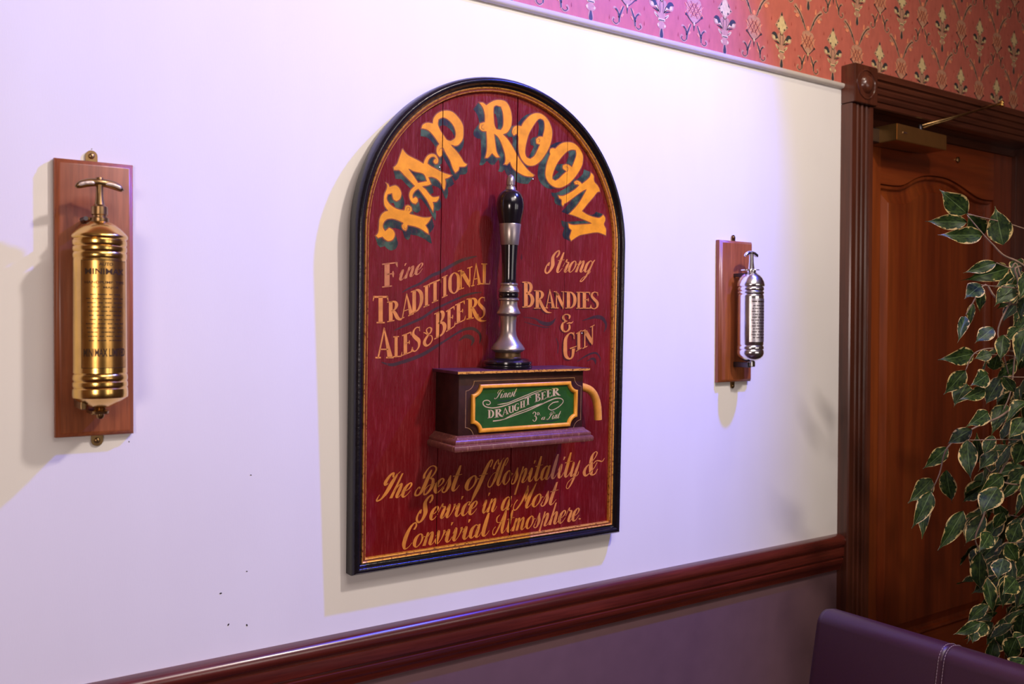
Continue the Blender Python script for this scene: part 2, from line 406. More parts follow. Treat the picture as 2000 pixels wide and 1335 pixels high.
# ---------------------------------------------------------------- wallpaper print (flat print as thin shapes on the paper)
def ribbon(bm, pts, y, mat=0, smooth=True, n=5, scale=1.0, xf=None, zoff=0):
    """pts (x,z,w): flat ribbon in the xz plane at depth y; xf maps (x,z)->(x,z)"""
    P = catmull(pts, n=n) if smooth and len(pts) > 2 else [tuple(p) for p in pts]
    L = []; Rr = []
    for i, p in enumerate(P):
        a = P[max(i - 1, 0)]; c = P[min(i + 1, len(P) - 1)]
        dx, dz = c[0] - a[0], c[1] - a[1]; l = hypot(dx, dz) or 1e-9
        nx, nz = -dz / l, dx / l; h = p[2] / 2
        L.append((p[0] + nx * h, p[1] + nz * h)); Rr.append((p[0] - nx * h, p[1] - nz * h))
    if xf: L = [xf(*q) for q in L]; Rr = [xf(*q) for q in Rr]
    vl = [bm.verts.new((q[0], y, q[1])) for q in L]; vr = [bm.verts.new((q[0], y, q[1])) for q in Rr]
    for i in range(len(P) - 1):
        try:
            f = bm.faces.new((vl[i], vl[i + 1], vr[i + 1], vr[i])); f.material_index = mat
        except ValueError: pass

def blob(bm, pts, y, mat=0, n=4, ox=0, oz=0, sx=1, corner=55):
    P = catmull(pts, True, n, corner)
    vs = [Vector((ox + sx * q[0], oz + q[1], 0)) for q in P]
    vv = [bm.verts.new((v.x, y, v.y)) for v in vs]
    for t in tessellate_polygon([vs]):
        try: bm.faces.new([vv[i] for i in t]).material_index = mat
        except ValueError: pass

# materials index: 0 tan 1 cream 2 dark 3 orange-pink
def motif_fleur(bm, X, Z):
    y0, y1, y2 = -0.0004, -0.0007, -0.0010
    k = 0.001
    def s(l): return [(a * k * 1.22, b * k) for a, b in l]
    B = lambda pts, y, m, sx=1: blob(bm, s(pts), y, m, ox=X, oz=Z, sx=sx)
    B([(0, 0), (5, 4), (6, 14), (4, 24), (9, 26), (12, 32), (8, 38), (5, 40), (9, 46), (11, 54), (10, 62), (15, 72), (14, 84), (10, 92), (-10, 92), (-14, 84), (-15, 72), (-10, 62), (-11, 54), (-9, 46), (-5, 40), (-8, 38), (-12, 32), (-9, 26), (-4, 24), (-6, 14), (-5, 4)], y0, 0)
    B([(0, 0), (4, 5), (4, 12), (1.6, 24), (-1.6, 24), (-4, 12), (-4, 5)], y1, 2)
    B([(-9, 42), (9, 42), (9, 48), (-9, 48)], y1, 1); B([(-7, 43), (7, 43), (7, 45), (-7, 45)], y2, 2)
    for sx in (1, -1):
        B([(5, 60), (10, 76), (18, 86), (26, 90), (33, 84), (32, 76), (26, 70), (17, 72), (11, 66)], y0, 0, sx)
        B([(8, 66), (13, 78), (22, 84), (29, 81), (29, 75), (23, 73), (15, 72)], y1, 1, sx)
        B([(12, 78), (18, 90), (27, 92), (33, 85), (27, 84), (22, 81), (20, 74)], y2, 2, sx); B([(9, 62), (14, 68), (25, 69), (17, 66)], y2, 2, sx)
        B([(8, 50), (13, 58), (19, 62), (19, 57), (13, 50)], y0, 1, sx); B([(10, 52), (17, 59), (13, 53)], y1, 2, sx)
        B([(6, 29), (10, 28), (12, 33), (8, 36)], y1, 1, sx)
        ribbon(bm, [(X + sx * .004, Z + .062, .001), (X + sx * .006, Z + .08, .0015), (X + sx * .003, Z + .098, .001)], y1, 2)
    B([(0, 86), (8, 96), (22, 112), (14, 124), (8, 134), (0, 151), (-8, 134), (-14, 124), (-22, 112), (-8, 96)], y0, 0)
    B([(0, 88), (6, 99), (18, 112), (11, 120), (7, 130), (0, 142), (-7, 130), (-11, 120), (-18, 112), (-6, 99)], y1, 1)
    B([(0, 137), (3, 142), (0, 150), (-3, 142)], y2, 2)
    for sx in (1, -1):
        B([(9, 122), (14, 119), (9, 130)], y2, 2, sx); B([(7, 100), (12, 104), (7, 107)], y2, 2, sx); B([(14, 110), (20, 111), (15, 114)], y2, 2, sx)

def motif_cone(bm, X, Z):
    y0, y1, y2 = -0.0004, -0.0007, -0.0010
    k = 0.001
    def s(l): return [(a * k * 1.12, b * k) for a, b in l]
    B = lambda pts, y, m, sx=1: blob(bm, s(pts), y, m, ox=X, oz=Z, sx=sx)
    Rb = lambda pts, y, m, sx=1: ribbon(bm, [(X + sx * a * k * 1.12, Z + c * k, ww * k) for a, c, ww in pts], y, m)
    B([(0, 34), (12, 44), (21, 58), (24, 74), (19, 92), (8, 96), (0, 100), (-8, 96), (-19, 92), (-24, 74), (-21, 58), (-12, 44)], y0, 0)
    B([(0, 97), (5, 102), (4, 109), (0, 111), (-4, 109), (-5, 102)], y1, 3)
    for i in range(-3, 4):
        for sx in (1, -1):
            a0 = (i * 6 - 10, 48 + abs(i) * 2.5); a1 = (i * 6 + 10, 88 - abs(i) * 2.5)
            Rb([(a0[0], a0[1], 2.0), (a1[0], a1[1], 2.0)], y1, 3 if i % 2 else 4, sx)
    Rb([(0, 36, 5), (0, 26, 4), (0, 16, 1)], y1, 2); B([(0, 40), (3, 34), (0, 28), (-3, 34)], y2, 1)
    for sx in (1, -1):
        Rb([(2, 34, 2), (12, 42, 2), (24, 54, 3)], y1, 2, sx)
        B([(22, 50), (27, 52), (26, 57), (22, 56)], y2, 2, sx)
        # lower sprig
        Rb([(10, 30, 7), (16, 18, 8), (21, 4, 8), (22, -8, 6)], y0, 0, sx); Rb([(10, 31, 2.6), (16, 18, 4), (21, 4, 4.2), (22, -8, 3)], y1, 2, sx)
        Rb([(22, 2, 4), (25, 16, 6), (34, 24, 5), (38, 20, 3)], y0, 0, sx); Rb([(22, 2, 2), (25, 15, 3.5), (32, 22, 4)], y1, 2, sx)
        B([(12, 14), (18, 8), (15, 4), (9, 12)], y1, 3, sx); B([(15, 32), (19, 24), (17, 20), (14, 28)], y1, 3, sx)
        Rb([(22, -8, 4), (30, -14, 5), (40, -8, 5), (38, 0, 4), (33, -2, 3)], y0, 0, sx); Rb([(24, -9, 1.5), (31, -13, 2), (38, -8, 2), (36, -3, 2)], y1, 2, sx)
        # upper branch
        Rb([(8, 98, 6), (17, 116, 9), (28, 136, 12), (42, 150, 12), (52, 156, 8)], y0, 0, sx); Rb([(9, 99, 2.4), (17, 117, 3.2), (27, 134, 3.6), (38, 147, 3.4), (47, 154, 2)], y1, 2, sx)
        B([(16, 118), (19, 126), (23, 122), (20, 116)], y2, 2, sx)
        B([(36, 148), (42, 160), (50, 162), (56, 154), (48, 148)], y1, 0, sx); B([(44, 152), (52, 158), (50, 152)], y2, 2, sx)
        B([(24, 146), (27, 160), (31, 162), (31, 148)], y1, 3, sx); B([(34, 134), (44, 138), (48, 130), (42, 126), (36, 128)], y1, 3, sx)
        B([(40, 140), (50, 144), (54, 138), (46, 136)], y0, 0, sx)

def motif_seed(bm, X, Z):
    blob(bm, [(0, 0), (.0015, .004), (0, .012), (-.0015, .004)], -0.0003, 4, ox=X, oz=Z)

PX0 = wallpt(1415, 106.5, 0).x
PER, HD = 0.217, 0.175
bm = newbm()
mats_wp = [MWTAN, MWCREAM, MWDARK, MWPINK, simple('print_shade', (0.33, 0.045, 0.03), 0.6)]
for row in range(0, 5):
    zz = ZR + 0.001 + row * HD
    if zz > HC: break
    for k_ in range(-9, 9):
        X = PX0 + k_ * PER + (PER / 2 if row % 2 else 0)
        if not (0.6 < X < 3.9): continue
        motif_fleur(bm, X, zz); motif_cone(bm, X + PER / 2, zz + 0.022)
        for dx, dz in ((.055, .055), (-.055, .055), (.04, .12), (-.04, .12), (.055, .015), (-.055, .02)): motif_seed(bm, X + dx, zz + dz)
# clip to the paper's edges
def clip(bm, co, no):
    bmesh.ops.bisect_plane(bm, geom=bm.verts[:] + bm.edges[:] + bm.faces[:], plane_co=co, plane_no=no, clear_outer=True)
clip(bm, (0, 0, ZR + 0.0005), (0, 0, -1)); clip(bm, (0, 0, HC - 0.002), (0, 0, 1))
o = obj('printed_pattern', bm, mats_wp, wp); setp(o, 'tan, cream and dark fleur and pine cone print', kind='stuff')

# ================================================================ DOOR
door = setp(empty('door_1', (XA, 0, 0)), 'varnished reddish wooden door with arched panel in a dark fluted frame', kind='structure')
def dpart(name, bm, m, parent=door, **kw):
    bmesh.ops.translate(bm, verts=bm.verts[:], vec=(-XA, 0, 0))
    return obj(name, bm, m, parent, **kw)
def fluted(width, proj):
    """profile across the architrave: (offset, projection)"""
    W_ = width; out = [(0, -0.002), (0, proj - .004), (0.003, proj), (W_ * .20, proj)]
    c0 = W_ * .20; cw = W_ * .60 / 3
    for i in range(3):
        a = c0 + i * cw
        out += [(a + cw * .06, proj - .008), (a + cw * .22, proj - .0095), (a + cw * .30, proj - .003), (a + cw * .5, proj - .0005), (a + cw * .72, proj - .002), (a + cw * .94, proj - .0035)]
    out += [(W_ * .81, proj - .009), (W_ * .84, proj - .001), (W_ * .97, proj), (W_, proj - .003), (W_, -0.002)]
    return out
# left leg
fl = fluted(XB - XA, 0.035)
bm = newbm(); a = [bm.verts.new((XA + u, -h, 0.0)) for u, h in fl]; b_ = [bm.verts.new((XA + u, -h, ZHB)) for u, h in fl]
for i in range(len(a)): bm.faces.new((a[i], a[(i + 1) % len(a)], b_[(i + 1) % len(a)], b_[i]))
bm.faces.new(a); bm.faces.new(list(reversed(b_))); bmesh.ops.recalc_face_normals(bm, faces=bm.faces[:])
dpart('architrave_leg', bm, MMAHOG, angle=35)
XR2 = XOR + (XB - XA)
bm = newbm(); a = [bm.verts.new((XR2 - u, -h, 0.0)) for u, h in fl]; b_ = [bm.verts.new((XR2 - u, -h, ZHB)) for u, h in fl]
for i in range(len(a)): bm.faces.new((a[i], a[(i + 1) % len(a)], b_[(i + 1) % len(a)], b_[i]))
bm.faces.new(a); bm.faces.new(list(reversed(b_))); bmesh.ops.recalc_face_normals(bm, faces=bm.faces[:])
dpart('architrave_leg', bm, MMAHOG, angle=35)
MMAHOGH = wood('head_mahogany', (0.042, 0.010, 0.005), (0.095, 0.024, 0.012), (0.15, 0.042, 0.020), 0.3, 0.5, 20, (0.05, 1, 1), 0.1)
fh = fluted(ZHT - ZHB, 0.035)
bm = newbm(); extrude_x(bm, [(-h, ZHT - u) for u, h in fh], XB, XOR); dpart('architrave_head', bm, MMAHOGH, angle=35)
# corner blocks with turned bosses
BX0 = wallpt(1669.9, 160, -0.045).x; BX1 = wallpt(1714.8, 160, -0.045).x
BZ1 = wallpt(1670, 121, -0.045).z; BZ0 = wallpt(1667.6, 196.4, -0.045).z
for bx0, bx1 in ((BX0, BX1), (XR2 - (BX1 - XA), XR2 - (BX0 - XA))):
    bm = newbm(); box(bm, bx0, bx1, -0.045, 0, BZ0, BZ1, 0.0025)
    blk = dpart('corner_block', bm, MMAHOG)
    bm = newbm(); rb_ = (BX1 - BX0) * 0.40
    pr = [(rb_, -0.0005), (rb_ * .98, .0025), (rb_ * .90, .003), (rb_ * .86, .0005), (rb_ * .72, -.002 + .003), (rb_ * .62, .0015), (rb_ * .58, .004), (rb_ * .50, .009), (rb_ * .34, .0135), (rb_ * .12, .0155)]
    lathe(bm, pr, 36)
    bmesh.ops.transform(bm, matrix=Matrix.Translation(((bx0 + bx1) / 2, -0.045, (BZ0 + BZ1) / 2)) @ Matrix.Rotation(pi / 2, 4, 'X'), verts=bm.verts[:])
    dpart('boss', bm, MMAHOG, blk, angle=35)
    bm = newbm(); lathe(bm, [(rb_ * 1.0, 0), (rb_ * 1.0, 0.0012), (rb_ * .62, 0.0012), (rb_ * .62, 0)], 36)
    bm.free()
# lining / jambs
bm = newbm(); box(bm, XA + .055, XB, -0.002, 0.13, 0, ZHB + .04); dpart('jamb', bm, MMAHOG)
bm = newbm(); box(bm, XOR, XOR + .05, -0.002, 0.13, 0, ZHB + .04); dpart('jamb', bm, MMAHOG)
bm = newbm(); box(bm, XB, XOR, -0.002, 0.13, ZHB, ZHB + .035); dpart('lintel', bm, MMAHOGH)
bm = newbm(); box(bm, XB, XOR, YD - .002, 0.13, ZDT + .002, ZHB); dpart('transom_board', bm, MMAHOGH)
bm = newbm(); box(bm, XDR + .001, XOR, YD - .012, 0.13, 0, ZDT + .002); dpart('door_stop', bm, MMAHOG)
# leaf
XL0, XL1 = XB + 0.003, XDR
leafp = door
PL = XL0 + 0.085 if False else wallpt(1716, 700, YD).x; PR = wallpt(1937, 700, YD).x
arch_px = [(1706.7, 356), (1730, 359.5), (1751, 360), (1766, 354), (1781, 346), (1795, 342), (1808, 341), (1828, 343), (1848, 348), (1866, 357), (1883, 368), (1905, 383), (1922, 389), (1940, 391)]
arch = [wallpt(px, py, YD) for px, py in arch_px]
archxz = [(p.x, p.z) for p in arch]
ax0, ax1 = archxz[0][0], archxz[-1][0]
archxz = [(PL + (x - ax0) / (ax1 - ax0) * (PR - PL), z) for x, z in archxz]
archxz = catmull(archxz, n=3)
zm = wallpt(1850, 1222, YD).z - .17
bm = newbm(); prism_between(bm, [(XL0, 0.005), (PL, 0.005), (PL, ZDT), (XL0, ZDT)], YD, YD + .042); dpart('stile', bm, MDOOR)
bm = newbm(); prism_between(bm, [(PR, 0.005), (XL1, 0.005), (XL1, ZDT), (PR, ZDT)], YD, YD + .042); dpart('stile', bm, MDOOR)
MDOORX = wood('door_wood_rail', (0.10, 0.013, 0.003), (0.21, 0.033, 0.006), (0.30, 0.060, 0.011), 0.32, 0.35, 7, (0.06, 1, 1), 0.05)
bm = newbm()
top = [(PL, ZDT)] + archxz + [(PR, ZDT)]
prism_between(bm, top, YD + .0005, YD + .042); dpart('top_rail', bm, MDOORX)
bm = newbm(); prism_between(bm, [(PL, zm), (PR, zm), (PR, zm + .17), (PL, zm + .17)], YD + .0005, YD + .042); dpart('middle_rail', bm, MDOORX)
bm = newbm(); prism_between(bm, [(PL, .005), (PR, .005), (PR, .22), (PL, .22)], YD + .0005, YD + .042); dpart('bottom_rail', bm, MDOORX)
def raised(zlo, upper):
    """raised and fielded panel with a moulded edge; upper = list of (x,z) left to right"""
    def ring(ins, y):
        cx = (PL + PR) / 2; out = []
        out.append((PL + ins, y, zlo + ins)); out.append((PR - ins, y, zlo + ins))
        n = len(upper)
        for j in range(n - 1, -1, -1):
            x, z = upper[j]; x = cx + (x - cx) * ((PR - PL) / 2 - ins) / ((PR - PL) / 2)
            out.append((x, y, z - ins * 1.05))
        return out
    bm = newbm(); R_ = [[bm.verts.new(v) for v in ring(i, y)] for i, y in ((0, YD + .012), (0.004, YD + .004), (0.011, YD + .006), (0.015, YD + .016), (0.024, YD + .017), (0.05, YD + .008), (0.052, YD + .006))]
    for a, b in zip(R_, R_[1:]):
        for i in range(len(a)): bm.faces.new((a[i], a[(i + 1) % len(a)], b[(i + 1) % len(a)], b[i]))
    bm.faces.new(R_[-1]); bmesh.ops.recalc_face_normals(bm, faces=bm.faces[:])
    return bm
dpart('panel', raised(zm + .17, archxz), MDOOR)
dpart('panel', raised(.22, [(PL, zm), (PR, zm)]), MDOOR)
p = wallpt(1870, 312, YD)
bm = newbm(); lathe(bm, [(.010, 0), (.0095, .004), (.006, .006), (.001, .0065)], 20)
bmesh.ops.transform(bm, matrix=Matrix.Translation((p.x, YD, p.z)) @ Matrix.Rotation(pi / 2, 4, 'X'), verts=bm.verts[:])
dpart('viewer_button', bm, MBRASSO, angle=40)
p = wallpt(1955, 790, YD)
bm = newbm(); box(bm, p.x - .018, p.x + .018, YD - .003, YD + .001, p.z - .09, p.z + .06, .002); dpart('lock_plate', bm, MBRASSO)

# door closer
c0 = wallpt(1752, 256, YD - .097); c1 = wallpt(1849, 277, YD - .093)
dc = setp(empty('door_closer', (c0.x, YD, c0.z)), 'brass door closer box with two thin arms at top of wooden door', 'door closer')
def cpart(name, bm, m, parent=dc, **kw):
    bmesh.ops.translate(bm, verts=bm.verts[:], vec=(-c0.x, -YD, -c0.z)); return obj(name, bm, m, parent, **kw)
bm = newbm(); box(bm, c0.x - .055, c1.x - .06, YD - .04, YD, c0.z - .024, c0.z + .018, .003); cpart('body', bm, MSTEELD)
z0, z1 = wallpt(1752.6, 273, YD - .097).z, wallpt(1752.6, 240, YD - .097).z
bm = newbm()
vs = [(c0.x, YD - .097, z0), (c0.x, YD - .097, z1), (c0.x, YD - .002, z1), (c0.x, YD - .002, z0)]
ve = [(c1.x, YD - .093, z0), (c1.x, YD - .093, z1 - .003), (c1.x, YD - .02, z1 - .003), (c1.x, YD - .02, z0)]
A_ = [bm.verts.new(v) for v in vs]; B_ = [bm.verts.new(v) for v in ve]
for i in range(4): bm.faces.new((A_[i], A_[(i + 1) % 4], B_[(i + 1) % 4], B_[i]))
bm.faces.new(A_); bm.faces.new(list(reversed(B_))); bmesh.ops.recalc_face_normals(bm, faces=bm.faces[:])
bmesh.ops.bevel(bm, geom=bm.edges[:], offset=.0015, segments=2, affect='EDGES')
cov = cpart('cover', bm, simple('satin_brass', (0.50, 0.27, 0.09), 0.3, metal=0.9, var=0.08))
q = wallpt(1768, 259, YD - .098); bm = newbm(); box(bm, q.x - .010, q.x + .010, YD - .0985, YD - .096, q.z - .002, q.z + .002); cpart('screw_slot', bm, MCHROME, cov)
e0 = wallpt(1797.5, 246, -.034); e1 = wallpt(1957, 202, -0.10); e2 = wallpt(1940, 206, -0.095)
bm = newbm(); tube(bm, [e0, e1], .0035, 8); cpart('arm', bm, MBRASSO, smooth=True)
e3 = Vector((e0.x + .03, e0.y + .01, e0.z)); bm = newbm(); tube(bm, [e3, e2], .003, 8); cpart('arm', bm, MBRASSO, smooth=True)
bm = newbm(); lathe(bm, [(.006, -.010), (.007, -.004), (.004, -.001), (.0065, .002), (.0065, .006), (.003, .010)], 14, ctr=(e1.x, e1.y)); bmesh.ops.translate(bm, verts=bm.verts[:], vec=(0, 0, e1.z)); cpart('pivot_bolt', bm, MBRASS, smooth=True)
bm = newbm(); tube(bm, [(e1.x, e1.y, e1.z), (e1.x, -0.033, e1.z)], .004, 8); cpart('bracket_pin', bm, MBRASSO, smooth=True)
bm = newbm(); tube(bm, [(e0.x, e0.y, z1 - .012), (e0.x, e0.y, e0.z + .004)], .006, 12); cpart('spindle', bm, MSTEELD, smooth=True)

# ================================================================ PUB SIGN
SW, SR, SXC, SZC = 0.6613, 0.3307, 0.3307, 0.6465
TAU = radians(1.3)
SO = Vector((0.716, 0.0, 1.083))
sign = setp(empty('pub_sign', SO, (TAU, 0, 0)), 'large arched red pub sign in black frame with carved beer pump on a box', 'sign')
_SM = Matrix.Translation(SO) @ Matrix.Rotation(TAU, 4, 'X'); _SI = _SM.inverted(); _CL = _SI @ CAM; _SR3 = _SI.to_3x3()
def S_(px, py, h):
    v = _SR3 @ ray(px, py); t = (-h - _CL.y) / v.y; p = _CL + v * t
    return p.x, p.z
def sdepth(x, z, h):
    return (_SM @ Vector((x, -h, z)) - CAM).dot(FWD)

NA = 56
def arc_pt(a, d, h):   # a from pi (left) to 0 (right)
    return Vector((SXC + (SR - d) * cos(a), -h, SZC + (SR - d) * sin(a)))
FR = [(0, -0.0), (0, 0.021), (0.0012, 0.0265), (0.0035, 0.031), (0.007, 0.0345), (0.0095, 0.035), (0.0125, 0.0335), (0.0145, 0.030), (0.0152, 0.0265), (0.0175, 0.0245), (0.0205, 0.0235), (0.0205, 0.012), (0.0205, -0.0)]
GB = [(0.0205, 0.012), (0.0205, 0.0245), (0.0215, 0.0262), (0.023, 0.0255), (0.0238, 0.0238), (0.0262, 0.0232), (0.0272, 0.0245), (0.0285, 0.0238), (0.0292, 0.0215), (0.0294, 0.0165), (0.0294, 0.012)]
GBM = [0, 0, 0, 0, 1, 1, 0, 0, 0, 2]
def sweep(rows, name, m, parent, midx=None, smooth=True):
    bm = newbm(); R_ = [[bm.verts.new(p) for p in r] for r in rows]
    for a, b in zip(R_, R_[1:]):
        for i in range(len(a) - 1):
            f = bm.faces.new((a[i], a[i + 1], b[i + 1], b[i]))
            if midx: f.material_index = midx[i]
        
    for r in (R_[0], R_[-1]):
        try: bm.faces.new(r)
        except ValueError: pass
    bmesh.ops.recalc_face_normals(bm, faces=bm.faces[:])
    return obj(name, bm, m, parent, angle=42)
def side_rows(prof, side):
    sg = 1 if side == 'l' else -1; X0 = 0 if side == 'l' else SW
    rows = []
    for k in range(9):
        t = k / 8
        rows.append([Vector((X0 + sg * d, -h, (d) * (1 - t) + SZC * t)) for d, h in prof])
    return rows
def arch_rows(prof):
    return [[arc_pt(pi - pi * k / NA, d, h) for d, h in prof] for k in range(NA + 1)]
def bot_rows(prof):
    return [[Vector((d + (SW - 2 * d) * k / 8, -h, d)) for d, h in prof] for k in range(9)]
for rows_f in (lambda p: side_rows(p, 'l'), lambda p: side_rows(p, 'r'), arch_rows, bot_rows):
    f_ = sweep(rows_f(FR), 'frame_moulding', MBLACK, sign)
    sweep(rows_f(GB), 'gilt_bead', [MGILT, MBROWNG, MBLACK], f_, GBM)
# back edge boards visible from the side: small step between frame and backing
HP = 0.0165   # height of painted face
def panel_outline(d):
    o = [(d, d), (SW - d, d)]
    for k in range(NA + 1):
        p = arc_pt(pi * k / NA, d, 0); o.append((p.x, p.z))
    return o
CR = [(S_(865, 210, HP), S_(852, 1070, HP), 0.0009), (S_(1011.5, 195, HP), S_(995, 1050, HP), 0.0014), (S_(1108.3, 280, HP), S_(1094, 950, HP), 0.00045)]
def crk_plane(c):
    (x0, z0), (x1, z1), g = c
    d = Vector((x0 - x1, 0, z0 - z1)).normalized(); n_ = Vector((d.z, 0, -d.x))
    return Vector((x0, 0, z0)), n_, g
planes = [crk_plane(c) for c in CR]
for k in range(4):
    bm = newbm(); ol = panel_outline(0.024)
    bm.faces.new([bm.verts.new((x, -HP, z)) for x, z in ol])
    if k > 0:
        p, n_, g = planes[k - 1]; bmesh.ops.bisect_plane(bm, geom=bm.verts[:] + bm.edges[:] + bm.faces[:], plane_co=p + n_ * g, plane_no=-n_, clear_outer=True)
    if k < 3:
        p, n_, g = planes[k]; bmesh.ops.bisect_plane(bm, geom=bm.verts[:] + bm.edges[:] + bm.faces[:], plane_co=p - n_ * g, plane_no=n_, clear_outer=True)
    r_ = bmesh.ops.extrude_face_region(bm, geom=bm.faces[:])
    bmesh.ops.translate(bm, verts=[v for v in r_['geom'] if isinstance(v, bmesh.types.BMVert)], vec=(0, 0.012, 0))
    bmesh.ops.recalc_face_normals(bm, faces=bm.faces[:])
    pk = obj('plank', bm, MSIGN, sign)
bm = newbm(); prism_between(bm, panel_outline(0.018), -0.0045, -0.0005); obj('backing_board', bm, MBLACK, sign)

def cut_cracks(bm):
    for p, n_, g in planes:
        geo = bm.verts[:] + bm.edges[:] + bm.faces[:]
        bmesh.ops.bisect_plane(bm, geom=geo, plane_co=p + n_ * g, plane_no=n_)
        geo = bm.verts[:] + bm.edges[:] + bm.faces[:]
        bmesh.ops.bisect_plane(bm, geom=geo, plane_co=p - n_ * g, plane_no=n_)
        dl = [f for f in bm.faces if abs((f.calc_center_median() - p).dot(n_)) < g * 0.98]
        bmesh.ops.delete(bm, geom=dl, context='FACES')

def fill_loops(bm, loops, y, mat=0):
    """robust fill of a closed outline with holes (non-zero winding outside, holes cut out)"""
    from mathutils.geometry import delaunay_2d_cdt
    pts = []; ed = []
    for l in loops:
        n0 = len(pts); pts += [Vector((x * 100, z * 100)) for x, z in l]; ed += [(n0 + i, n0 + (i + 1) % len(l)) for i in range(len(l))]
    vs, es, fs, *_ = delaunay_2d_cdt(pts, ed, [], 0, 1e-5)
    LL = [[(x * 100, z * 100) for x, z in l] for l in loops]
    def wind(l, x, z):
        w_ = 0
        for i in range(len(l)):
            x0, z0 = l[i - 1]; x1, z1 = l[i]
            if z0 <= z < z1:
                if (x1 - x0) * (z - z0) - (x - x0) * (z1 - z0) > 0: w_ += 1
            elif z1 <= z < z0:
                if (x1 - x0) * (z - z0) - (x - x0) * (z1 - z0) < 0: w_ -= 1
        return w_
    bv = {}
    for f in fs:
        cx = sum(vs[i].x for i in f) / len(f); cz = sum(vs[i].y for i in f) / len(f)
        if wind(LL[0], cx, cz) == 0 or any(wind(h, cx, cz) for h in LL[1:]): continue
        for i in f:
            if i not in bv: bv[i] = bm.verts.new((vs[i].x / 100, y, vs[i].y / 100))
        try: bm.faces.new([bv[i] for i in f]).material_index = mat
        except ValueError: pass

def offset_loop(l, d):
    """move a closed loop outward (its own orientation is found from the area)"""
    n = len(l); A = sum(l[i][0] * l[(i + 1) % n][1] - l[(i + 1) % n][0] * l[i][1] for i in range(n))
    s = 1 if A < 0 else -1; out = []
    for i in range(n):
        a, p, c = l[i - 1], l[i], l[(i + 1) % n]
        v1 = Vector((p[0] - a[0], p[1] - a[1])); v2 = Vector((c[0] - p[0], c[1] - p[1]))
        if v1.length < 1e-9 or v2.length < 1e-9: out.append(p); continue
        v1.normalize(); v2.normalize()
        n1 = Vector((-v1.y, v1.x)); n2 = Vector((-v2.y, v2.x)); b_ = n1 + n2
        if b_.length < 0.3: b_ = n1
        b_.normalize(); k = min(1.6, 1 / max(0.5, b_.dot(n1)))
        out.append((p[0] + s * b_.x * d * k, p[1] + s * b_.y * d * k))
    return out

